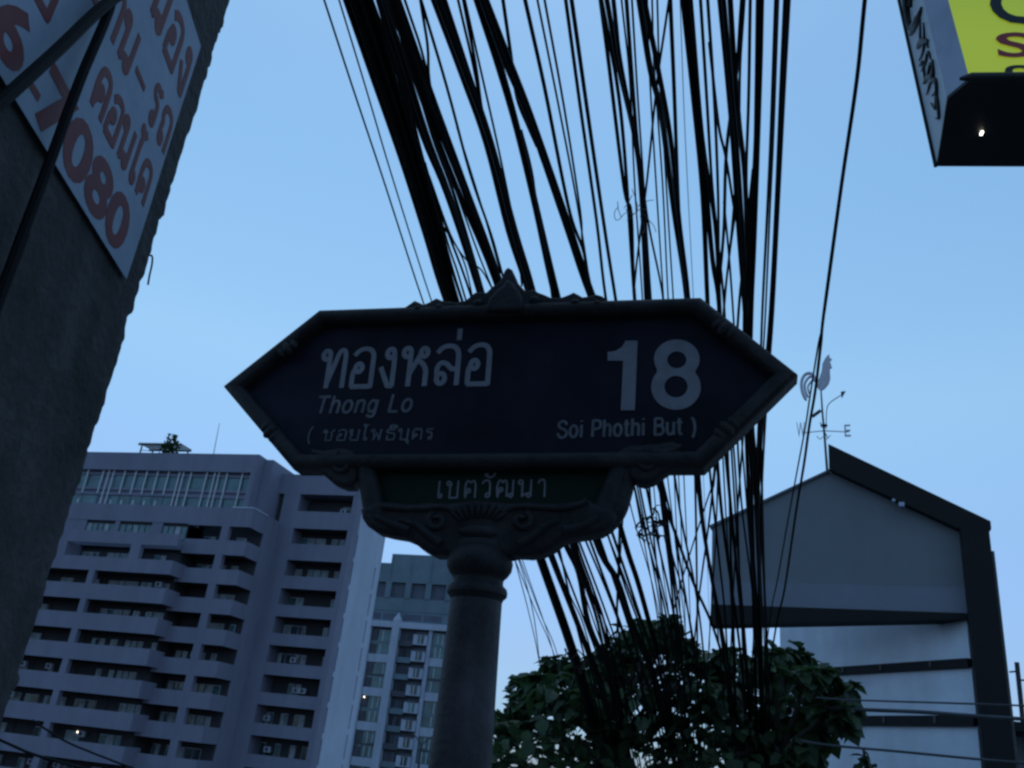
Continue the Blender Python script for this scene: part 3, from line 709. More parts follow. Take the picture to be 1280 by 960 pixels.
def weather_vane():
    bx, bz = GB.loc(1034.5, 586, 0.35)
    r = empty("weather_vane", GB.world(bx, 0.35, bz-0.1), GB.rot)
    tag(r, "cockerel weather vane with compass arms on the ridge of the gabled house", "weather vane")
    def q(x, y): X, Z = GB.loc(x, y, 0.35); return (X-bx, 0.0, Z-bz+0.1)
    MB().tube([(0, 0, -0.3), q(1031, 549), q(1028, 515), q(1026, 484)], [0.03, 0.026, 0.022, 0.016], 8).build("spindle", M["vane_dark"], r)
    body = [(1021,484),(1020,479),(1024,473),(1027,464),(1028,455),(1031,449),(1034,445),(1036.5,443),(1037,447),(1040,449.5),(1037.5,452),(1039,456),(1040,460),(1037.5,461),(1037.5,466),(1038,473),(1036,480),(1031,486),(1026,489)]
    relief("cockerel_body", M["vane"], r, [[(q(*p)[0], q(*p)[2]) for p in body]], 0.0, 0.025, 0.008)
    for k, (w, sx) in enumerate(((0.040, 0), (0.032, 4), (0.026, 8))):
        pts = [q(1023, 482-k), q(1015+sx*.2, 468+k*3.5), q(1007+sx, 468+k*4), q(1002+sx, 477+k*3), q(1003+sx, 490), q(1008+sx*0.6, 501-k*4)]
        MB().tube(spline(pts, 5), [w*1.1]+[w]*(5*5-1)+[w*0.4], 6).build("tail_feather", M["vane"], r)
    MB().tube(spline([q(1032.5, 536), q(1033.5, 512), q(1037, 504), q(1045, 498), q(1053, 493)], 4), 0.011, 6).build("arrow_shaft", M["vane_dark"], r)
    p = q(1053, 493)
    MB().prism([(q(1051,490)[0], q(1051,490)[2]), (q(1057,489)[0], q(1057,489)[2]), (q(1052,498)[0], q(1052,498)[2])], -0.02, 0.02).build("arrow_head", M["vane_dark"], r)
    MB().tube([q(1015, 521), q(1026, 513)], 0.045, 6, 0.3).build("arrow_tail", M["vane_dark"], r)
    c = q(1030, 532)
    MB().ball((c[0], 0, c[2]), 0.085, 0.085, 0.035, 12, 6).build("collar", M["vane_dark"], r)
    MB().tube([q(1004, 541), q(1030, 538.5), q(1061, 540)], 0.012, 6).build("compass_arm", M["vane"], r)
    c = q(1030, 538)
    MB().tube([(c[0]-0.05, -0.5, c[2]), (c[0], 0, c[2]), (c[0]+0.05, 0.5, c[2])], 0.012, 6).build("compass_arm", M["vane"], r)
    for nm, (x0, x1, y0, y1) in (("E", (1056, 1063, 546, 531)), ("W", (996, 1006, 547, 528))):
        a = q(x0, y0); b = q(x1, y1)
        lettering("compass_letter", nm, M["vane"], r, a[0], b[0], a[2], b[2], 0.0, 0.0, ext=0.6)
    MB().tube(spline([q(1021, 545), q(1025, 549), q(1029, 546), q(1033, 549), q(1038, 544)], 4), 0.010, 5).build("scroll_bracket", M["vane"], r)
weather_vane()

def mast_right():
    P = Place(1274, 880, 24, 10); X, Z = P.loc(1271, 828); 
    r = P.root("roof_antenna"); tag(r, "purple brown aerial pole with short crossbars at the right picture edge", "antenna")
    X0, Z0 = P.loc(1279, 905)
    MB().tube([(X0, 0, Z0-0.6), (X0, 0, Z0), (X, 0, Z)], [0.055]*3, 8).build("pole", M["vane_dark"], r)
    for (xa, ya, xb, yb) in ((1262, 840, 1273, 839), (1274, 850, 1292, 851)):
        a = P.loc(xa, ya); b = P.loc(xb, yb)
        MB().tube([(a[0], 0, a[1]), (b[0], 0, b[1])], 0.022, 6).build("crossbar", M["vane_dark"], r)
    h = Place(1265, 912, 25, 10); x0, z0 = h.loc(1256, 908)
    g = h.root("low_house"); tag(g, "low dark flat roofed house at the right picture edge behind the gabled house", "house")
    box("wall", M["gable"], g, x0-0.6, x0+6, 0, 5, -0.12, z0-0.2)
    box("roof", M["trim"], g, x0-0.8, x0+6.2, -1.4, 5.2, z0-0.197, z0)
mast_right()

# ================================================================== trees
leaf_mb = MB(); add_leaf(leaf_mb, Vector((0, 0, 0)), random.Random(1), 1.0, 0.0)
def leaf_mesh(seed):
    mb = MB(); L = 1.0
    w = 0.36+0.05*seed
    mb.add([(0,0,0),(w,.3,.09),(w*.78,.66,.02),(0,1,-.16),(-w*.78,.66,.02),(-w,.3,.09),(0,.38,0),(0,.74,-.05)],
           [(0,1,6),(1,2,7,6),(2,3,7),(0,6,5),(6,7,4,5),(7,3,4)])
    return mb.mesh("leaf", M["leaf"])
LEAVES = [leaf_mesh(0), leaf_mesh(1), leaf_mesh(2)]
def tree(label, base_px, dist, clumps, seed, n_single=280, per=130):
    rr = random.Random(seed)
    b = at_dist(base_px[0], base_px[1], dist); b.z = 0
    r = empty("broadleaf_tree", b); tag(r, label, "tree", "trees under the cables")
    cs = []
    for (x, y, rp) in clumps:
        d = dist+rr.uniform(-1.2, 1.2)
        cs.append((at_dist(x, y, d)-b, rp/FPX*d*1.05))
    top = max(c.z for c, _ in cs)
    mid = Vector((sum(c.x for c, _ in cs)/len(cs)*0.3, 0, top*0.42))
    MB().tube(spline([(0, 0, -0.14), (0.05, 0, mid.z*0.5), mid, mid*1.0+Vector((0.1, 0.1, top*0.22))], 5), [0.2, .19, .18, .17, .165, .16, .155, .15, .14, .13, .12, .11, .10, .09, .08, .07], 10).build("trunk", M["bark"], r)
    singles = []; mb = MB()
    for c, rad in cs:
        p1 = mid+Vector((0, 0, rr.uniform(-0.1, 0.5)))
        m1 = (p1+c)/2+Vector((rr.uniform(-.2, .2), rr.uniform(-.2, .2), 0.12))
        MB().tube(spline([p1, m1, c, c+Vector((rr.uniform(-.2, .2), 0, rad*0.5))], 4), [0.06, .055, .05, .045, .04, .037, .033, .03, .027, .024, .02, .016, .01], 6).build("limb", M["bark"], r)
        for k in range(int(per*min(1.0, rad*FPX/dist/24))):
            v = Vector((rr.gauss(0, 1), rr.gauss(0, 1), rr.gauss(0, 1))).normalized()*(rr.random()**0.45)*rad
            v.z *= 0.85
            L = rr.uniform(0.13, 0.36)
            p = c+v
            if p.z < 0.3: continue
            if v.length > rad*0.72 and v.y < rad*0.25: singles.append((p, v, L))
            else: add_leaf(mb, p, rr, L)
    rr.shuffle(singles)
    for p, v, L in singles[:n_single]:
        yaw = atan2(v.y, v.x)-pi/2+rr.uniform(-.9, .9)
        o = piece("leaf", rr.choice(LEAVES), r, p, (rr.uniform(-1.45, -0.25), rr.uniform(-.5, .5), yaw), (L, L, L))
    for p, v, L in singles[n_single:]: add_leaf(mb, p, rr, L)
    tag(mb.build("foliage", M["leaf"], r), kind="stuff")
tree("large leaved dark green tree directly right of the sign pole, under the left cables", (770, 1000), 17.2,
     [(636,912,20),(648,892,22),(660,868,22),(676,852,16),(662,930,45),(696,838,18),(705,875,36),(735,866,30),(752,838,22),(770,822,22),(788,800,18),(812,794,16),(830,788,17),(852,812,20),(800,840,38),(845,862,34),(700,935,55),(760,900,50),(820,910,50),(780,950,60),(860,930,42),(640,960,40),(690,827,8),(668,852,8),(800,783,8),(838,777,7),(869,830,8),(627,896,9),(745,822,8),(722,840,9),(652,850,7),(862,812,7)], 5)
tree("large leaved dark green tree in front of the lower wall of the gabled house", (955, 1000), 16.6,
     [(893,838,16),(906,820,14),(890,872,24),(925,862,30),(958,838,15),(972,826,13),(992,830,18),(1006,846,16),(1030,862,18),(1048,868,13),(1044,890,16),(1012,884,26),(965,890,38),(930,915,48),(975,940,46),(900,945,45),(1016,918,20),(1004,948,22),(950,960,50),(938,828,7),(966,816,7),(1002,817,8),(1058,858,7),(1062,882,8),(1054,905,8),(1030,842,8),(984,815,6)], 9, per=110)
def sapling():
    P = at_dist(1080, 945, 15.2)
    b = Vector((P.x, P.y, 0)); r = empty("sapling", b); tag(r, "lone leafy shoot rising into view at the bottom edge before the pale wall", "plant")
    MB().tube(spline([(0, 0, -0.12), (0.05, 0, P.z*0.5), (0, 0, P.z+0.1)], 5), 0.02, 6).build("stem", M["bark"], r)
    rr = random.Random(4)
    for k in range(34):
        z = P.z+rr.uniform(-0.75, 0.1); a = rr.uniform(0, 2*pi); L = rr.uniform(.14, .26)
        piece("leaf", rr.choice(LEAVES), r, (cos(a)*.05, sin(a)*.05, z), (rr.uniform(-1.0, .3), rr.uniform(-.4, .4), a), (L, L, L))
sapling()

# ================================================================== cables
def cdepth(y): return 6800.0/(1360.0-y)
CABLES = []
WIDE = {"centre": 1.06, "right": 1.08, "third": 1.05, "stray": 1.1, "low": 0.9}
def cable(pts, w, kind, mat="cable", dj=None, top=True, bottom=True, yref=150):
    """a hanging cable through points seen in the picture, w pixels thick; farther away the lower it hangs"""
    k = dj if dj is not None else (1.0 if kind == "stray" else rnd.uniform(0.975, 1.025))
    P = [Vector((x, y, 0)) for x, y in pts]
    if top:
        d = (P[0]-P[1]).normalized(); P.insert(0, P[0]+d*260)
    elif yref > 400:
        d = (P[0]-P[1]).normalized(); P.insert(0, P[0]+d*70)
    if bottom:
        d = (P[-1]-P[-2]).normalized(); d.x *= 0.6; d.normalize(); P.append(P[-1]+d*max(40, 985-P[-1].y))
    S = spline(P, 5)
    out = []; rad = []
    for s in S:
        y = min(s.y, 1010)
        dd = cdepth(y)*k
        out.append(at_depth(s.x, y, dd))
        t = w
        rad.append(t*0.5/FPX*dd)
    # even physical thickness with the mean radius, a little waviness of hand-strung cable
    rad = w*WIDE.get(kind, 1.0)*0.5/FPX*cdepth(yref)*k
    o = MB().tube(out, rad, 6).build("overhead_cable", M[mat])
    lab, grp = KINDS[kind]
    o["category"] = "cable"
    if grp: o["group"] = grp
    ym = {"low": 720, "far": 760}.get(kind, 190)
    near = min(S, key=lambda v: abs(v.y-ym)); CABLES.append((kind, near.x, o)); return o
ORD = "first second third fourth fifth sixth seventh eighth ninth tenth eleventh twelfth thirteenth fourteenth fifteenth sixteenth seventeenth eighteenth nineteenth twentieth twenty-first twenty-second twenty-third twenty-fourth twenty-fifth twenty-sixth twenty-seventh twenty-eighth".split()
def label_cables():
    for kind in KINDS:
        L = sorted([c for c in CABLES if c[0] == kind], key=lambda c: c[1])
        for i, c in enumerate(L):
            c[2]["label"] = KINDS[kind][0].format("only" if len(L) == 1 else ORD[i])
KINDS = {
 "outer": ("{} from left of two thin black cables left of the thick bundle", "thin outer cables on the left"),
 "bundle": ("{} black cable from the left in the thick leftmost bundle above the sign", "cables of the thick left bundle"),
 "second": ("{} black cable from the left in the bundle behind the sign's pointed crest", "cables of the second bundle"),
 "third": ("{} thick cable from the left passing behind the sign right of its crest", "thick cables right of the crest"),
 "stray": ("{} slack thin wire from the left straying between the bundles above the sign", "slack thin wires"),
 "centre": ("{} straight cable from the left crossing the open sky above the number 18", "cables over the middle of the sign"),
 "right": ("{} black cable from the left in the bundle above the sign's right shoulder", "cables of the right bundle"),
 "low": ("{} thin cable from the left dropping from the sign's underside into the trees", "cables below the sign"),
 "far": ("{} faint grey wire from the left hanging just right of the sign pole", "far thin wires beside the pole"),
}
A = lambda L: [(380+x*.4064, y*.4064) for x, y in L]     # readings taken from two enlarged views
B = lambda L: [(720+x*.4064, y*.4064) for x, y in L]
C3 = lambda L: [(600+x/3, 640+y/3) for x, y in L]
D4 = lambda L: [(760+x*.3125, 560+y*.3125) for x, y in L]
cable(A([(62,0),(150,270),(240,540),(372,945)])+[(575,500),(655,720),(676,840)], 2.6, "outer")
cable(A([(108,0),(190,270),(270,540),(395,935)])+[(590,520),(660,720),(694,826)], 2.2, "outer")
for k, (a, b, c, w) in enumerate(((128,295,436,7),(148,309,446,7.5),(166,322,455,7),(186,336,466,7),(206,348,474,6),(139,302,441,5),(158,318,450,5),(176,330,461,5),(195,342,470,5))):
    cable(A([(a,0),((a*0.62+b*0.38)+6,200),(b,480),((b+c)/2+6,720),(c,930)])+[(624+k*1.6,560),(672+k*1.8,700),(710+k*1.9,810),(735+k*2.2,900)] if k < 6 else
          A([(a,0),((a*0.62+b*0.38)+6,200),(b,480),((b+c)/2+6,720),(c,930)])+[(634+(k-6)*2,560),(688+(k-6)*2,700),(706+(k-6)*2,745),(727+(k-6)*2,800),(755+(k-6)*2.4,880)], w, "bundle")
cable(A([(208,0),(280,200),(345,440),(420,700),(488,930)])+[(652,590),(690,700),(709,745),(730,800)], 5, "bundle")
cable(A([(225,0),(262,130),(318,300),(375,520),(445,720),(520,930)])+[(654,590),(693,700),(713,745),(735,800)], 4, "bundle")
for i, (a, m1, m2, m3, z, w) in enumerate(((232,282,366,440,540,8),(243,298,380,448,548,7),(252,318,396,462,553,5))):
    cable(A([(a,0),(m1,160),(m2,420),(m3,600),(z,905)])+[(648+i*2,540),(703+i*2,675),(722+i*2,717),(734+i*2,779),(763+i*2.5,852)], w, "second")
for i, (a, m1, m2, z, w) in enumerate(((268,362,462,590,8),(280,380,482,600,8.5),(292,398,494,607,6))):
    cable(A([(a,0),(m1,300),(m2,560),(z,870)])+[(668+i*3,520),(712+i*4,675),(733+i*4,735),(752+i*4.5,800)], w, "second")
cable(A([(372,640),(430,700),(490,800),(522,930)]), 2.4, "stray", top=False, bottom=False)
cable(A([(385,540),(450,720),(500,800),(545,830),(585,900)]), 2.4, "stray", top=False, bottom=False)
cable(A([(372,500),(440,740),(470,830),(500,930)]), 3, "stray", top=False, bottom=False)
cable(A([(430,480),(500,680),(540,790),(580,890)]), 2.5, "stray", top=False, bottom=False)
cable(A([(310,0),(360,150),(395,290),(440,430)]), 3, "stray", bottom=False)
cable(A([(358,0),(380,140),(386,250),(420,420)]), 3.2, "stray", bottom=False)
cable(A([(360,0),(440,270),(510,530),(575,720),(612,850)])+[(690,560),(725,700),(780,840)], 3.4, "stray")
cable(A([(470,390),(520,550),(560,680),(605,840)]), 2.4, "stray", top=False, bottom=False)
for i, (a, m1, m2, m3, z, w) in enumerate(((402,488,562,630,692,9),(414,500,575,645,700,8),(432,508,578,652,710,6))):
    cable(A([(a,0),(m1,230),(m2,440),(m3,710),(z,905)])+[(703+i*2,525),(743+i*2.4,675),(769+i*2.4,725),(787+i*2.4,779),(816+i*3,850)], w, "third")
cable(A([(474,0),(520,200),(556,390),(580,500)]), 3, "stray", bottom=False)
cable(A([(490,0),(528,200),(548,340),(576,450)]), 3.4, "stray", bottom=False)
cable(A([(495,0),(540,200),(592,430),(628,600),(655,740),(670,880)]), 2.6, "stray", bottom=False)
for i, (a, m1, m2, m3, z, w) in enumerate(((532,600,655,712,775,8),(545,608,660,718,788,6))):
    cable(A([(a,0),(m1,210),(m2,400),(m3,640),(z,930)])+[(735+i*3,520),(779+i*3,675),(795+i*3,724),(808+i*3,770),(826+i*3.5,840)], w, "third")
for (a, m1, m2, m3, z, w) in ((548,618,690,800,884,7),(560,634,700,812,896,7)):
    cable(A([(a,0),(m1,190),(m2,360),(m3,680),(z,925)])+[(790,490),(823,607),(845,669),(867,729),(899,807)], w, "third")
cable(A([(612,0),(635,160),(655,300),(690,390),(716,450)]), 4, "stray", bottom=False)
cable(A([(660,300),(688,360),(726,480),(768,590)]), 2.4, "stray", top=False, bottom=False)
cable(A([(668,400),(690,480),(704,545),(712,600),(745,780),(765,930)]), 3, "stray", top=False, bottom=False)
cable(A([(680,0),(740,270),(795,550),(825,680),(862,780),(880,900)])+[(770,500),(800,640),(835,780)], 4.6, "centre")
cable(A([(718,0),(780,310),(830,570),(862,760)])+[(760,500),(790,640),(822,760)], 2.6, "centre")
cable(A([(740,0),(800,330),(850,650),(866,800)])+[(775,520),(800,650),(826,800)], 2.8, "centre")
cable(A([(805,0),(850,330),(900,680),(930,930)])+[(783,520),(808,650),(842,800)], 4.2, "centre")
cable(A([(823,0),(880,400),(930,740),(960,930)])+[(792,520),(814,640),(846,790)], 4.8, "centre")
cable(A([(912,0),(938,200),(985,580)])+B([(170,660),(182,930)])+[(815,540),(846,680),(872,850)], 4.6, "centre")
cable(B([(78,0),(125,250),(150,480),(180,930)])+[(806,540),(818,680),(836,840)], 4.4, "centre")
cable(B([(95,0),(130,200),(185,450),(212,700),(225,930)])+[(818,520),(832,650),(850,800)], 5.6, "centre")
cable(B([(115,0),(135,180),(180,420),(200,600),(215,930)])+[(815,520),(828,640),(842,760)], 5, "centre")
cable(B([(140,0),(165,240),(180,560),(205,930)])+[(812,540),(824,680),(840,800)], 2.2, "centre")
cable(B([(155,0),(185,400),(205,590),(222,930)])+[(822,540),(838,680),(860,840)], 4.4, "centre")
cable(B([(172,0),(190,300),(208,560),(232,930)])+[(826,520),(842,660),(860,820)], 2.4, "centre")
cable(B([(195,0),(228,210),(262,350),(300,640),(340,920)])+[(866,500),(876,640),(905,820)], 7, "centre")
cable(B([(210,0),(250,200),(290,420),(320,700),(346,920)])+[(868,500),(880,660),(910,830)], 6, "centre")
cable(B([(286,0),(250,250),(218,560),(180,880)])+[(790,480),(782,600),(772,760)], 2.8, "centre")
cable(B([(290,0),(302,280),(314,600),(326,800),(345,930)])+[(866,480),(869,600),(871,720),(872,860)], 4.6, "centre")
for (a, b, c, w) in ((225,246,270,2.2),(240,266,284,2.2),(256,277,300,2.2)):
    cable(B([(a-6,0),(a,200),(b,560),(c,930)])+[(720+c*.4064+8,500),(720+c*.4064+14,620),(720+c*.4064+22,800)], w, "centre")
cable(B([(205,560),(225,700),(262,880),(275,990)]), 2.8, "stray", top=False, bottom=False)
cable(B([(320,0),(335,400),(362,930)])+[(874,500),(884,700)], 0.9, "stray", "cable_grey")
cable(B([(330,0),(362,300),(390,600),(405,940)])+[(892,500),(902,640),(926,820)], 6.5, "right")
cable(B([(342,0),(374,300),(400,580),(420,800),(440,940)])+[(902,500),(914,640),(932,830)], 6.5, "right")
cable(B([(352,0),(388,420),(428,690),(442,940)])+[(906,520),(912,620),(914,720),(918,860)], 5.4, "right")
cable(B([(383,0),(402,300),(418,560),(438,760),(455,930)])+[(910,480),(920,600),(926,760),(930,860)], 3.6, "right")
cable(B([(405,0),(425,300),(437,600),(441,900)])+[(908,500),(912,640),(918,800)], 3.6, "right")
cable(B([(410,130),(438,380),(460,480),(486,640)]), 3.4, "right", top=False, bottom=False)
cable(B([(444,0),(464,210),(482,420),(500,700),(518,940)])+[(938,500),(946,640),(950,800)], 6.5, "right")
cable(B([(454,0),(472,210),(492,420),(508,640),(524,940)])+[(936,500),(940,620),(944,780)], 5.5, "right")
cable(B([(474,0),(486,190),(502,380),(520,560),(532,940)])+[(940,520),(950,640),(948,760),(940,870)], 6, "right")
cable(B([(510,0),(495,210),(463,460),(455,700),(438,930)])+[(899,480),(890,620),(870,780)], 4.2, "right")
cable(B([(518,0),(505,200),(500,420),(480,700),(455,940)])+[(900,480),(893,600),(885,622),(838,779)], 3, "right")
cable(B([(536,0),(531,300),(524,560),(536,760),(534,940)])+[(932,500),(922,640),(914,800)], 3.6, "right")
cable(B([(563,0),(558,300),(552,500),(530,800),(520,960)])+[(932,500),(936,620),(946,760),(950,860)], 7, "right")
cable(B([(570,0),(566,200),(558,460),(548,760),(540,960)])+[(938,500),(944,620),(950,760),(953,860)], 6, "right")
cable(B([(614,0),(600,400),(588,660),(573,960)])+[(950,480),(945,640),(952,800)], 3.6, "right")
cable(B([(622,0),(608,400),(596,660),(583,960)])+[(951,500),(948,640),(956,820)], 2.6, "right")
cable(B([(647,0),(634,280),(620,600),(600,960)])+[(953,520),(947,640),(951,760),(952,860)], 7, "right")
cable(B([(655,0),(640,280),(624,600),(606,960)])+[(957,520),(952,640),(956,760),(958,860)], 4, "right")
cable(B([(455,620),(470,780),(482,940)])+[(922,480),(934,640),(946,800)], 3, "right", top=False)
cable(B([(498,600),(470,800),(455,960)])+[(900,470),(905,600),(914,760)], 3, "right", top=False)
cable(B([(545,520),(520,760),(500,960)])+[(920,480),(926,620),(942,760),(938,860)], 4, "right", top=False)
KINDS["lone1"] = ("single black cable hanging apart in the open sky right of the right bundle", None)
KINDS["lone2"] = ("thinner slack wire twinned with the lone cable before the weather vane", None)
cable([(1081,0),(1071,100),(1052,230),(1030,390),(1026,430),(1019,489),(1012,530),(1005,580),(995,640),(981,735),(967,802)], 5, "lone1", dj=1.0)
cable([(1082,0),(1072,100),(1053,230),(1031,390),(1023,430),(1013,492),(1007,532),(998,580),(986,645),(972,724),(961,785)], 3, "lone2", dj=1.0)
for pts in ([(258,60),(300,320),(345,540),(380,800)], [(210,160),(250,400),(330,700)], [(120,170),(165,400),(215,700)], [(0,350),(70,560),(150,800)], [(410,120),(445,450),(470,700)],
            [(345,100),(385,330),(430,640)], [(500,110),(520,420),(560,900)], [(545,100),(570,420),(585,860)], [(615,120),(625,520),(640,860)], [(440,60),(430,380),(400,860)]):
    cable(D4(pts), rnd.uniform(2.0, 3.4), "low", top=False, yref=680)
for pts in ([(265,150),(380,470),(470,720)], [(285,130),(400,430),(520,760)], [(330,120),(430,420),(560,800)], [(350,110),(470,460),(560,740)], [(372,110),(480,400),(600,760)],
            [(395,105),(500,360),(640,760)], [(410,100),(520,400),(600,640)], [(300,150),(360,420),(430,700)], [(520,200),(515,400),(540,640)], [(480,90),(560,300),(680,640)], [(500,90),(580,330),(700,700)],
            [(280,170),(340,330),(460,640),(520,800)], [(455,120),(520,310),(600,560),(660,760)]):
    cable(C3(pts), rnd.uniform(2.0, 4.2), "low", top=False, yref=740)
for pts in ([(645,705),(662,770),(676,840)], [(645,703),(668,760),(697,832)], [(650,700),(676,768),(699,826)]):
    cable(pts, 1.3, "far", "cable_grey", 1.7, top=False, yref=750)

label_cables()
def low_wire(pts, w, dist, label, grp=None, mat="cable_grey"):
    P = spline([at_dist(x, y, dist) for x, y in pts], 6)
    o = MB().tube(P, w*0.5/FPX*dist, 6).build("service_wire", M[mat]); tag(o, label, "wire", grp)
low_wire([(1020,872),(1065,875),(1221,880),(1330,884)], 2.2, 15.2, "thin wire crossing the pale wall of the gabled house, uppermost of three")
low_wire([(1030,884),(1076,887),(1150,890),(1219,895),(1330,902)], 4.5, 15.4, "thick wire across the pale wall just above its lowest dark ledge")
low_wire([(1000,926),(1041,932),(1130,940),(1223,949),(1330,958)], 3, 15.0, "sloping wire across the bottom panel of the pale wall")
low_wire([(-90,886),(0,925),(45,944),(110,962)], 3, 40, "dark street wire crossing the lowest balconies at the left picture edge", None, "cable")
low_wire([(40,900),(79,925),(113,940),(170,962)], 2.2, 42, "thin street wire crossing the lowest balconies right of its thicker neighbour", None, "cable")

def tangle(name, label, cx, cy, depth, strands, mat, rad, seed, leaves=0):
    rr = random.Random(seed); c = at_depth(cx, cy, depth)
    r = empty(name, c); tag(r, label, "plant")
    for st in strands:
        pts = [at_depth(x, y, depth*(1+rr.uniform(-.012, .012)))-c for x, y in st]
        MB().tube(spline(pts, 5), rad, 5).build("stem", M[mat], r)
    for k in range(leaves):
        st = rr.choice(strands); x, y = rr.choice(st)
        mb = MB(); p = at_depth(x+rr.uniform(-3, 3), y+rr.uniform(-3, 3), depth)-c
        add_leaf(mb, p, rr, rr.uniform(0.04, 0.09)); mb.build("withered_leaf", M[mat], r)
d1 = cdepth(262)*0.98
tangle("dried_vine", "wispy dried vine caught on the cables above the sign number", 795, 262, d1,
  [[(790,236),(795,250),(797,262),(790,268),(782,262)], [(797,258),(806,252),(817,250)], [(800,262),(810,274),(817,282),(820,290)], [(773,258),(768,266),(770,275),(776,272),(773,262),(772,252)],
   [(776,272),(782,266),(790,262)], [(780,260),(786,252),(790,244)], [(800,270),(806,284),(803,292)], [(784,276),(792,268),(800,262),(808,262)]], "vine", 0.0026, 2)
d2 = cdepth(655)*0.98
tangle("withered_creeper", "purplish withered creeper clump hanging on the cables below the sign's right corner", 818, 655, d2,
  [[(797,655),(806,648),(816,644),(818,634)], [(800,650),(805,662),(808,672),(812,680)], [(808,668),(820,669),(832,670)], [(816,660),(828,656),(834,655)], [(812,645),(818,655),(822,668)], [(803,660),(798,668),(806,676)], [(816,636),(822,640),(824,650),(818,658)]], "rust", 0.010, 3, 46)
tangle("withered_creeper", "small dry creeper tuft on the left cables just over the treetops", 690, 822, cdepth(822)*0.97,
  [[(706,812),(714,822),(722,818),(728,828)], [(715,806),(710,818),(716,830)], [(722,812),(730,822),(726,836)]], "rust", 0.010, 8, 22)

# ================================================================== the street name sign
SG = Place(640, 490, 2.0, 17)
def build_sign():
    root = SG.root("street_name_sign")
    tag(root, "ornate arrow ended street name sign reading Thong Lo 18 on a grey moulded pole", "street sign")
    q = lambda x, y, Y=0.0: SG.loc(x, y, Y)
    px = 0.00184
    FR = M["frame"]
    O = [q(*p) for p in ((285,488),(405,393),(640,385),(877,378),(997,473),(880,589),(640,590),(371,590))]
    def inset(poly, d):
        n = len(poly); out = []
        for i in range(n):
            a = Vector(poly[i-1]); b = Vector(poly[i]); c = Vector(poly[(i+1) % n])
            e1 = (b-a).normalized(); e2 = (c-b).normalized()
            n1 = Vector((e1.y, -e1.x)); n2 = Vector((e2.y, -e2.x))
            m = (n1+n2); m = m/(m.dot(n1)) if m.length > 1e-6 else n1
            out.append(tuple(b+m*d))
        return out
    I = inset(O, 0.040)
    if I[0][0] < O[0][0]: I = inset(O, -0.040)
    # moulded frame: rounded section between the outer and inner outline
    mb = MB(); n = len(O); prof = []
    K = 12
    sec = [(0.0, 0.030)] + [(0.5-0.5*cos(pi*k/K), -0.012-0.026*sin(pi*k/K)**0.8) for k in range(K+1)] + [(1.0, 0.030)]
    ring = []
    for i in range(n):
        for t, y in sec: ring.append((O[i][0]+(I[i][0]-O[i][0])*t, y, O[i][1]+(I[i][1]-O[i][1])*t))
    m = len(sec)
    fs = [(i*m+k, i*m+k+1, ((i+1) % n)*m+k+1, ((i+1) % n)*m+k) for i in range(n) for k in range(m-1)]
    fs += [(i*m+m-1, i*m, ((i+1) % n)*m, ((i+1) % n)*m+m-1) for i in range(n)]
    mb.add(ring, fs); mb.smooth = True
    fo = mb.build("frame", FR, root)
    bm = bmesh.new(); bm.from_mesh(fo.data); bmesh.ops.recalc_face_normals(bm, faces=bm.faces); bm.to_mesh(fo.data); bm.free()
    pn = MB().prism(inset(O, 0.034) if I[0][0] > O[0][0] and inset(O, 0.034)[0][0] > O[0][0] else inset(O, -0.034), 0.0, 0.026).build("blue_panel", M["blue"], root)
    # leaf clasps on the frame
    for (x, y, ang) in ((360,436,0.65),(905,411,-0.65),(908,536,0.75),(338,540,-0.75)):
        X, Z = q(x, y, -0.03); c_, s_ = cos(ang), sin(ang)
        for d, k in ((-0.020, .8), (0.0, 1.0), (0.020, .8)):
            MB().ball((X+d*c_, -0.028-0.004*k, Z+d*s_), 0.013*k, 0.012*k, 0.021*k, 12, 8, ang).build("clasp", FR, root)
    # lettering
    def text(nm, body, x0, y0, x1, y1, mat, bold, shear, space=1.0, Y=-0.0025, fr=q):
        a = q(x0, (y0), Y); b = q(x1, y1, Y)
        # slopes of the sign: take bottom-left and top-right corners
        return lettering(nm, body, M[mat], root, a[0], b[0], a[1], b[1], Y, bold, shear, space, 0.01)
    def words(body, pl, pr, xh, mat, wpx, slant, gap, Y=-0.0012):
        """pl, pr: baseline ends in the picture; xh: x-height in pixels"""
        a = q(*pl, Y); b = q(*pr, Y); t = q(pl[0], pl[1]-xh, Y)
        return stroke_text("lettering", body, M[mat], root, a[0], b[0], a[1], t[1]-a[1], Y, wpx*px, slant, gap, (b[1]-a[1])/(b[0]-a[0]))
    words("ทองหล่อ", (398, 484.5), (613, 479.5), 46, "letter", 7.4, -0.05, 0.12)
    words("Thong Lo", (393, 516.5), (514, 514), 14.6, "letter_dim", 4.3, 0.09, 0.16)
    words("( ซอยโพธิบุตร", (383, 551), (541, 549), 13, "letter_dim", 2.4, 0.0, 0.20)
    words("Soi Phothi But )", (696, 547), (870, 542), 14.2, "letter_dim", 3.7, -0.02, 0.11)
    words("เขตวัฒนา", (545, 622.5), (682, 621), 21, "letter", 2.6, -0.04, 0.24, 0.0028)
    one = [(759.5,440),(759.5,451),(779,451),(776,513),(793.5,513),(797,426),(782,426),(777.5,434),(769,439)]
    relief("numeral", M["letter"], root, [[q(*p, -0.001) for p in one]], -0.001, 0.0012, 0.0004)
    def oval(cx, cy, rx, ry, n=36): return [(cx+rx*cos(2*pi*k/n), cy+ry*sin(2*pi*k/n)) for k in range(n)]
    top = oval(846, 449, 28.5, 24.5); low = oval(845, 484, 31, 28.5)
    outer = sorted([p for p in top if p[1] < 464.5], key=lambda p: atan2(-(p[1]-464.5), p[0]-846)) + sorted([p for p in low if p[1] > 464.5], key=lambda p: atan2(-(p[1]-464.5), p[0]-845) % (2*pi))
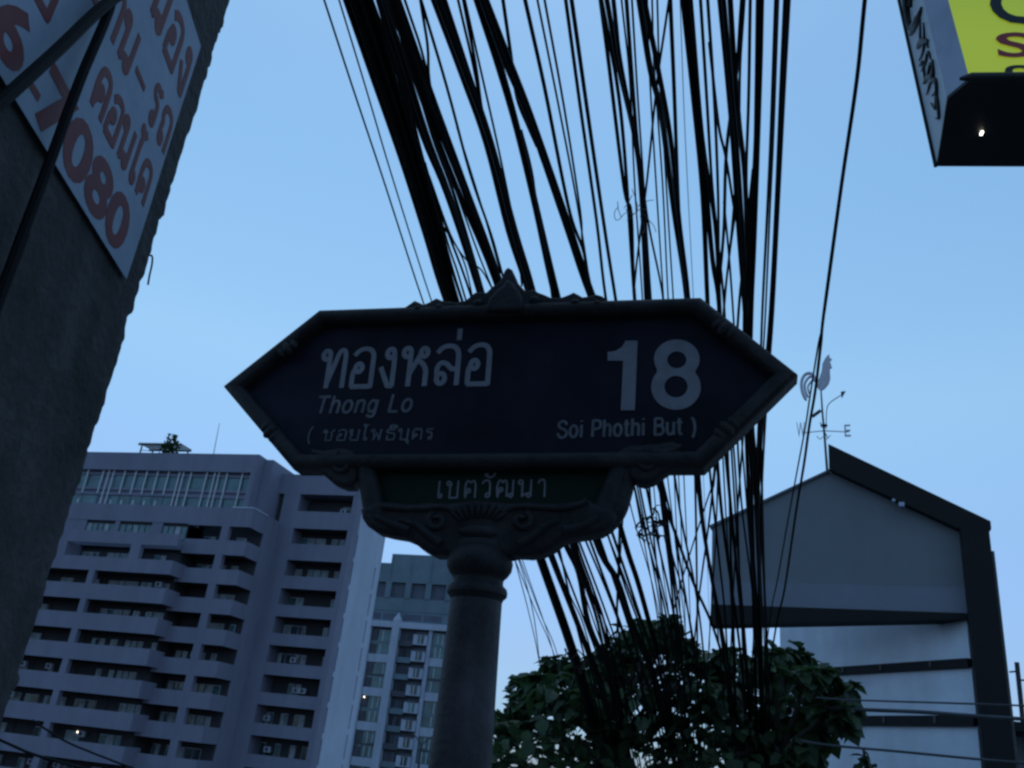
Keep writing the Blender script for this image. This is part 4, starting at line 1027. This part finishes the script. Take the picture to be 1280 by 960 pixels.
    relief("numeral", M["letter"], root, [[q(*p, -0.001) for p in outer], [q(*p, -0.001) for p in oval(846, 450, 12, 10.5)], [q(*p, -0.001) for p in oval(845, 483.5, 14.5, 13.5)]], -0.001, 0.0012, 0.0004)
    # crest along the top edge
    crest = [(508,400),(509,390),(515,386),(522,381),(529,384),(533,386),(540,383),(549,378),(557,381.5),(572,383),(585,381),(592,375),(597,371),(606,371),(611,371),(618,364),(628,357),(631,350),(634,343),(638,340),(643,343),(646,350),(649,358),(659,369),(664,369),(669,367),(675,371),(683,374),(692,378),(705,377),(713,374),(719,371),(725,374),(730,377),(738,376),(747,373.5),(755,376),(762,382),(763,392)]
    relief("crest", FR, root, [[q(*p, -0.004) for p in crest]], 0.0, 0.030, 0.006)
    leafp = [(612,392),(610,384),(614,375),(622,366),(630,360),(636,352),(642,356),(650,366),(655,376),(656,386),(652,392)]
    relief("crest_leaf", FR, root, [[q(*p, -0.03) for p in leafp]], -0.03, 0.018, 0.010)
    X, Z = q(638, 347, 0); MB().lathe([(-.022,.004),(-.014,.012),(0,.013),(.010,.008),(.016,.002)], (X, 0, Z), (X, 0, Z+1), 12).build("finial", FR, root)
    for (x, y, s) in ((522,386,7),(549,384,7),(598,379,8),(668,375,8),(719,378,7),(747,380,7)):
        X, Z = q(x, y, -0.03); MB().ball((X, -0.028, Z), s*px, 0.012, s*px*0.75, 12, 8).build("knob", FR, root)
    for pts in ([(530,390),(548,386),(570,389),(592,384),(604,376)], [(664,376),(680,384),(705,386),(722,382),(740,386)]):
        MB().tube(spline([(q(x, y, -.03)[0], -0.03, q(x, y, -.03)[1]) for x, y in pts], 5), 0.006, 8).build("scroll", FR, root)
    # lower green plate and its moulded cradle
    gp = [(464,572),(772,572),(745,640),(476,640)]
    MB().prism([q(*p) for p in gp], 0.004, 0.024).build("green_panel", M["green"], root)
    def bar(nm, pts, r, Y=-0.008, sq=0.85):
        P = spline([(q(x, y, Y)[0], Y, q(x, y, Y)[1]) for x, y in pts], 6)
        m = len(P)
        rad = [r[0]+(r[1]-r[0])*i/(m-1) for i in range(m)] if hasattr(r, '__len__') else r
        return MB().tube(P, rad, 14, sq).build(nm, FR, root)
    bar("cradle_arm", [(458,574),(459,590),(463,612),(468,636),(480,652)], (13*px, 15*px))
    bar("cradle_arm", [(803,566),(788,567),(777,578),(771,598),(763,620),(756,640),(750,655)], (9*px, 17*px))
    bar("cradle_arm", [(790,572),(784,590),(778,612),(770,636),(758,652)], (12*px, 15*px), -0.002)
    # scrolls at both lower corners
    def curl(cx, cy, r0, r1, a0, turns, w, sgn=1, Y=-0.016):
        pts = []
        for k in range(30):
            t = k/29; a = a0+sgn*turns*2*pi*t; r = r0+(r1-r0)*t
            x, y = cx+r*cos(a), cy-r*sin(a)
            X, Z = q(x, y, Y); pts.append((X, Y-0.012*(1-t), Z))
        MB().tube(pts, [w*px*(0.55+0.45*k/29) for k in range(30)], 10).build("scroll", FR, root)
    def lobe(pts, half=0.026, bev=0.012, Y=0.0, nm="scroll_lobe"):
        relief(nm, FR, root, [[q(*p, Y) for p in pts]], Y, half, bev)
    lobe([(786,566),(800,560),(822,558),(842,555),(852,560),(850,575),(842,588),(830,596),(818,605),(806,609),(795,606),(787,598),(784,582)])
    curl(807, 578, 5, 17, 2.4, 1.1, 7)
    bar("scroll_leaf", [(815,566),(832,566),(852,557)], (8*px, 3*px), -0.022)
    lobe([(398,575),(410,566),(430,563),(446,566),(452,578),(450,600),(444,612),(432,612),(420,607),(409,597),(398,590)])
    curl(430, 582, 5, 15, 0.8, 1.1, 7, -1)
    bar("scroll_leaf", [(424,570),(408,569),(390,564)], (8*px, 3*px), -0.022)
    # carved bottom rail
    rail = [(456,640),(458,652),(464,661),(474,668),(490,672),(508,675),(520,680),(532,690),(546,697),(560,697),(575,699),(600,701),(632,700),(648,697),(664,698),(680,695),(692,689),(702,681),(714,676),(735,673),(752,670),(765,662),(773,650),(770,640),(752,636),(735,627),(727,629),(712,632),(690,633),(664,631),(640,633),(600,629),(566,633),(540,632),(516,634),(490,631),(476,631)]
    lobe(rail, 0.034, 0.014, 0.0, "carved_rail")
    bar("rail_bead", [(478,634),(505,636),(530,636),(552,634),(570,640)], (4.5*px, 4*px), -0.034, 1)
    bar("rail_bead", [(628,640),(645,634),(670,634),(700,636),(722,632),(734,626)], (4*px, 4*px), -0.034, 1)
    curl(548, 652, 3, 12, 2.6, 1.1, 6, -1, -0.028); curl(653, 652, 3, 12, 0.5, 1.1, 6, 1, -0.028)
    for pts in ([(500,650),(520,656),(535,668),(552,680)], [(470,646),(490,655),(512,664)], [(700,650),(682,658),(668,670),(650,682)], [(748,648),(728,658),(706,664)]):
        bar("rail_leaf", pts, (5*px, 7*px), -0.030, 1)
    for k in range(-4, 5):                      # fan of carved petals in the middle
        a = k*0.24; x, y = 598+30*sin(a)*1.15, 655-18*cos(a)
        X, Z = q(x, y, -0.036); MB().ball((X, -0.034, Z), 0.0065, 0.008, 0.021, 10, 8, -a*0.9).build("petal", FR, root)
    X, Z = q(598, 664, -0.036); MB().ball((X, -0.033, Z), 0.05, 0.012, 0.016, 16, 8).build("boss", FR, root)
    X, Z = q(602, 685, 0); MB().ball((X, 0, Z), 0.075, 0.045, 0.035, 20, 10).build("socket", FR, root)
    # turned pole
    xb, zb = q(578.5, 960); xt, zt = q(600, 700)
    at = Vector((xt, 0.0, 2.055)); sl = (xb-xt)/(zb-zt); bt = Vector((xt+sl*(0-2.055)*0.6, 0.0, 0.0))
    z2t = lambda z: 2.055-z
    cap = [(0,0.052),(0.006,0.062),(0.016,0.071),(0.030,0.0755),(0.046,0.0735),(0.058,0.066),(0.066,0.058),(0.074,0.0565),(0.082,0.0585),(0.088,0.066),(0.096,0.0685),(0.104,0.0675),(0.110,0.061),(0.116,0.0585)]
    MB().lathe(cap, at, bt, 36).build("capital", M["frame"], root)
    sh = [(0.117,0.0578),(0.20,0.0592),(0.35,0.0625),(0.47,0.0660),(0.70,0.070),(1.2,0.078),(1.6,0.084),(1.61,0.095),(1.66,0.100),(1.70,0.094),(1.72,0.105),(1.98,0.125),(2.00,0.16),(2.06,0.17)]
    MB().lathe(sh, at, bt, 40).build("pole", M["pole"], root)
build_sign()

# ================================================================== cement pillar with poster
WAZ = radians(-2.617)
wo = at_dist(200, 300, 1.5); wo.z = 0
class Wall:      # local X runs away from the street along the face, Y is into the wall, Z up
    u = Vector((sin(WAZ), cos(WAZ), 0)); nrm = Vector((cos(WAZ), -sin(WAZ), 0))
    def loc(s, x, y, off=0.0):
        r = ray(x, y); o = wo + s.nrm*off
        t = (o-EYE).dot(s.nrm)/r.dot(s.nrm); p = EYE+r*t
        return (p-wo).dot(s.u), p.z
WL = Wall(); WROT = pi/2 - WAZ
def build_pillar():
    r = empty("cement_pillar", wo, WROT); tag(r, "rough dark cement pillar with a ragged edge at the left", "pillar")
    nz = 620; ys = [0.0, 0.012, 0.03, 0.08, 0.2, 0.5, 0.9, 1.5]
    # face, ragged edge and far return as one grid of slightly uneven cement
    sect = [(-1.6, 0.0)] + [(-1.6+1.6*k/26, 0.0) for k in range(1, 25)] + [(-0.035, 0.0), (-0.018, 0.002), (-0.006, 0.007), (0.0, 0.02), (0.004, 0.05), (0.004, 0.3), (-1.6, 0.3)]
    vs = []; m = len(sect)
    for i in range(nz+1):
        z = -0.12+4.3*i/nz
        e = noise.noise(Vector((0, 1.7, z*7)))*0.008+noise.noise(Vector((3, 0, z*26)))*0.013+noise.noise(Vector((5, 0, z*60)))*0.010+noise.noise(Vector((7, 0, z*130)))*0.004
        e = e*(0.5+abs(noise.noise(Vector((2, 8, z*4.3))))*2.2)
        if noise.noise(Vector((9, 2, z*21))) > 0.34: e += 0.009
        for (x, y) in sect:
            wgt = max(0, 1-abs(x)/0.06) if x > -0.06 and y < 0.2 else 0
            b = noise.noise(Vector((x*14, y*10, z*14)))*0.003+noise.noise(Vector((x*45, 3, z*45)))*0.0014
            vs.append((x+e*wgt, y+(b if y < 0.1 else 0), z))
    fs = [(i*m+k, i*m+(k+1) % m, (i+1)*m+(k+1) % m, (i+1)*m+k) for i in range(nz) for k in range(m)]
    fs += [tuple(range(m-1, -1, -1)), tuple(nz*m+k for k in range(m))]
    mb = MB().add(vs, fs); mb.smooth = True
    o = mb.build("cement_face", M["pillar"], r)
    w = link_wire(r)
def link_wire(r):
    pts = []
    for (x, y) in ((183,332),(190,326),(198,322),(204,322),(204,332),(201,346),(199,358)):
        X, Z = WL.loc(x, y, 0.0); pts.append((X*1.0, 0.02, Z))
    h = empty("bent_wire", wo, WROT); tag(h, "short bent wire sticking out of the pillar's ragged edge", "wire")
    MB().tube(spline(pts, 5), 0.0018, 6).build("strand", M["cable"], h)
    MB().ball((pts[0][0], 0.02, pts[0][2]), 0.006, 0.006, 0.005, 8, 6).build("knot", M["cable"], h)
    return h
build_pillar()
def build_poster():
    r = empty("loan_poster", wo, WROT); tag(r, "white poster with red Thai print and phone digits on the cement pillar", "poster")
    Y0 = -0.009
    # a thin sheet lifting a little from the cement
    nx, nz = 40, 18; X0, X1, Z0, Z1 = -1.18, -0.098, 2.252, 2.742
    vs = []; fs = []
    def wob(x, z): return noise.noise(Vector((x*3.1, 0.3, z*3.3)))*0.0025
    for j in range(nz+1):
        for i in range(nx+1):
            x = X0+(X1-X0)*i/nx; z = Z0+(Z1-Z0)*j/nz
            vs.append((x, Y0+wob(x, z), z))
    n0 = len(vs); vs += [(x, y+0.0012, z) for x, y, z in vs]
    for j in range(nz):
        for i in range(nx):
            a = j*(nx+1)+i; fs.append((a, a+1, a+nx+2, a+nx+1)); fs.append((n0+a, n0+a+nx+1, n0+a+nx+2, n0+a+1))
    per = [i for i in range(nx+1)]+[j*(nx+1)+nx for j in range(1, nz+1)]+[nz*(nx+1)+i for i in range(nx-1, -1, -1)]+[j*(nx+1) for j in range(nz-1, 0, -1)]
    for k in range(len(per)):
        a, b = per[k], per[(k+1) % len(per)]; fs.append((a, n0+a, n0+b, b))
    MB().add(vs, fs).build("sheet", M["poster"], r)
    yf = lambda x, z: Y0+wob(x, z)-0.0003
    def conform(o):
        for v in o.data.vertices: v.co.y = yf(v.co.x, v.co.z)-0.0002+(v.co.y-Y0)*0.5
        return o
    def line(body, x0, x1, z0, z1, bold):
        return conform(lettering("print", body, M["poster_red"], r, x0, x1, z0, z1, Y0, bold, 0.0, 1.0, 0.01))
    line("7080", -0.480, -0.146, 2.260, 2.347, 0.035)
    line("6", -0.605, -0.530, 2.266, 2.345, 0.035)
    line("-", -0.503, -0.478, 2.282, 2.293, 0.03)
    def thai(body, x0, x1, zb, zh, w, gap=0.1): stroke_text("print", body, M["poster_red"], r, x0, x1, zb, zh, yf, w, 0, gap)
    thai("คอนโด", -0.378, -0.121, 2.377, 0.063, 0.0145, 0.12)
    thai("อ", -0.590, -0.515, 2.374, 0.080, 0.015)
    thai("บ้าน", -0.47, -0.300, 2.484, 0.070, 0.0150)
    thai("-", -0.292, -0.236, 2.484, 0.062, 0.0125)
    thai("รถ", -0.212, -0.108, 2.493, 0.066, 0.0150, 0.2)
    thai("จ", -0.425, -0.345, 2.612, 0.08, 0.017)
    thai("นอง", -0.318, -0.107, 2.614, 0.084, 0.0180, 0.16)
build_poster()
def wall_cables():
    c = []
    pts = [(WL.loc(x, y, 0.03)) for x, y in ((141,-60),(140,0),(100,100),(60,210),(26,300),(0,370),(-30,450))]
    xm = sum(p[0] for p in pts)/len(pts)
    P = [wo+Wall.u*(X+noise.noise(Vector((Z*3, 0, 0)))*0.004)+Wall.nrm*0.03+Vector((0, 0, Z)) for X, Z in pts]
    P.append(Vector((P[-1].x, P[-1].y, 0.0)))
    o = MB().tube(spline(P, 6), 0.0065, 8).build("wall_cable", M["cable"]); tag(o, "black cable running straight down across the poster on the cement pillar", "cable")
    pts = [(150,-8),(120,16),(80,55),(40,92),(0,128),(-60,180),(-130,240)]
    P = [wo+Wall.u*WL.loc(x, y, 0.035)[0]+Wall.nrm*0.035+Vector((0, 0, WL.loc(x, y, 0.035)[1])) for x, y in pts]
    o = MB().tube(spline(P, 6), 0.0075, 8).build("wall_cable", M["cable"]); tag(o, "black cable slanting across the poster's upper left from the picture edge", "cable")
wall_cables()

# ================================================================== light box sign, upper right
LB = Place(1184, 124, 2.88, 10)
def build_lightbox():
    root = LB.root("light_box_sign"); tag(root, "yellow green light box sign with black underside hanging at upper right", "sign")
    zb = 4.0
    # underside corners
    def on_z(x, y, z=zb):
        r = ray(x, y); t = (z-EYE.z)/r.z; return LB.local(EYE+r*t)
    nl = on_z(1184, 124); nb = on_z(1212, 101); fl = on_z(1171, 208); 
    YN = nl.y; YF = fl.y; YB = nb.y
    XR = 2.2; H = 0.95
    def wall_pt(x, y, Y): X, Z = LB.loc(x, y, Y); return Vector((X, Y, Z))
    t_far = wall_pt(1125, 0, YF); t_near = wall_pt(1154, 0, YN); t_bev = wall_pt(1185, 0, YB)
    def up(a, t, z):
        k = (z-a.z)/(t.z-a.z); return a+(t-a)*k
    zt = zb+H
    far_t, near_t, bev_t = up(fl, t_far, zt), up(nl, t_near, zt), up(nb, t_bev, zt)
    rf = Vector((XR, YF, zb)); rb = Vector((XR, YB, zb)); rft = Vector((XR, YF, zt)); rbt = Vector((XR, YB, zt))
    e = 0.012
    # black underside tray
    MB().hexa([fl, rf, rb, nb, fl+Vector((0,0,e)), rf+Vector((0,0,e)), rb+Vector((0,0,e)), nb+Vector((0,0,e))]).build("underside", M["box_black"], root)
    MB().add([fl, nb, nl, fl+Vector((0,0,e)), nb+Vector((0,0,e)), nl+Vector((0,0,e))], [(0,1,2),(5,4,3),(0,3,4,1),(1,4,5,2),(2,5,3,0)]).build("underside", M["box_black"], root)
    U = Vector((0, 0, e+0.002)); I = Vector((0.02, 0, 0))
    def slab(name, mat, a, b, at_, bt_, thick):
        nrm = (b-a).cross(at_-a).normalized()*thick
        MB().hexa([a+U, b+U, b+U+nrm, a+U+nrm, at_, bt_, bt_+nrm, at_+nrm]).build(name, mat, root)
    slab("side_panel", M["box_side"], fl, nl, far_t, near_t, -0.02)
    slab("edge_frame", M["box_frame"], nl, nb, near_t, bev_t, -0.02)
    MB().hexa([nb+U, rb+U, rb+U+Vector((0,.02,0)), nb+U+Vector((0,.02,0)), bev_t, rbt, rbt+Vector((0,.02,0)), bev_t+Vector((0,.02,0))]).build("lit_face", M["lit"], root)
    MB().hexa([fl+U, rf+U, rf+U-Vector((0,.02,0)), fl+U-Vector((0,.02,0)), far_t, rft, rft-Vector((0,.02,0)), far_t-Vector((0,.02,0))]).build("back_panel", M["box_black"], root)
    MB().hexa([far_t, rft, rbt, bev_t]+[p+Vector((0,0,e)) for p in (far_t, rft, rbt, bev_t)]).build("top_panel", M["box_black"], root)
    # rounded dark lip along the lower edge of the lit face
    lipA = nb+Vector((-0.035, -0.006, 0.004)); lipB = rb+Vector((0, -0.006, 0.004))
    MB().tube([lipA, nb+Vector((0.0, -0.012, 0.006)), lipB], [0.006, 0.016, 0.016], 10).build("lower_lip", M["box_black"], root)
    # rim tube on the far vertical edge
    MB().tube([fl+Vector((-.004, 0, 0)), far_t+Vector((-.004, 0, 0))], 0.008, 8).build("rim", M["trim"], root)
    # printed scrolls on the pale side panel
    sd = (nl-fl); hv = (far_t-fl); nn = sd.cross(hv).normalized()
    if nn.x > 0: nn = -nn
    def sp(s, t): return fl+sd*s+hv*t+(near_t-far_t-sd)*(s*t)+nn*0.004
    def stroke(pts, w0, w1):
        P = spline([sp(*p) for p in pts], 6); m = len(P)
        MB().tube(P, [max(0.0015, w0*sin(pi*min(1, (i+1)/(m+1)))+w1) for i in range(m)], 6).build("printed_scroll", M["ink"], root)
    stroke([(0.25,0.98),(0.5,0.9),(0.8,0.86),(0.9,0.78)], 0.02, 0.003)
    stroke([(0.2,0.86),(0.6,0.80),(0.9,0.76),(0.5,0.70)], 0.022, 0.003)
    stroke([(0.15,0.68),(0.4,0.62),(0.65,0.56),(0.9,0.52)], 0.014, 0.003)
    stroke([(0.3,0.66),(0.25,0.76),(0.5,0.74)], 0.010, 0.002)
    stroke([(0.75,0.52),(0.55,0.48),(0.7,0.42),(0.85,0.46)], 0.004, 0.002)
    for t in (0.30, 0.36, 0.42): stroke([(0.3,t+0.05),(0.55,t),(0.75,t-0.02),(0.8,t-0.08)], 0.004, 0.002)
    stroke([(0.3,0.28),(0.6,0.24),(0.8,0.16),(0.55,0.12),(0.4,0.2)], 0.006, 0.002)
    stroke([(0.5,0.20),(0.7,0.14),(0.6,0.06),(0.45,0.10)], 0.005, 0.002)
    stroke([(0.25,0.46),(0.45,0.40),(0.35,0.32)], 0.005, 0.002)
    stroke([(0.15,0.93),(0.45,0.82),(0.75,0.74),(0.85,0.66)], 0.030, 0.004)
    stroke([(0.9,0.95),(0.7,0.84),(0.35,0.76),(0.3,0.66),(0.6,0.60)], 0.018, 0.003)
    stroke([(0.35,0.52),(0.6,0.46),(0.85,0.36)], 0.012, 0.002)
    stroke([(0.25,0.36),(0.5,0.30),(0.75,0.22),(0.85,0.26)], 0.009, 0.002)
    stroke([(0.3,0.94),(0.35,0.84),(0.3,0.78)], 0.012, 0.002)
    # print on the lit face
    def text(body, mat, x0, y0, x1, y1, bold):
        a = LB.loc(x0, y0, YB-0.004); b = LB.loc(x1, y1, YB-0.004)
        lettering("face_print", body, M[mat], root, a[0], b[0], a[1], b[1], YB-0.004, bold, 0, 1, 0.01)
    text("C", "ink", 1241, 31, 1300, -22, 0.02)
    text("S", "ink_red", 1248, 72, 1288, 40, 0.02)
    text("ค", "ink", 1258, 102, 1292, 81, 0.02)
    # tiny lamp under the tray
    p = on_z(1227, 166, zb-0.004)
    box("pilot_lamp", M["lamp"], root, p.x-0.004, p.x+0.004, p.y-0.009, p.y+0.009, zb-0.010, zb-0.001)
    p = on_z(1166, 150, zb+0.2)
    # hanging arm and post, out of the picture to the right
    box("arm", M["box_black"], root, 1.0, XR+0.6, (YF+YB)/2-0.04, (YF+YB)/2+0.04, zt+0.015, zt+0.095)
    MB().tube([(XR+0.64, (YF+YB)/2, -0.12), (XR+0.64, (YF+YB)/2, zt+0.3)], 0.06, 12).build("post", M["box_black"], root)
build_lightbox()
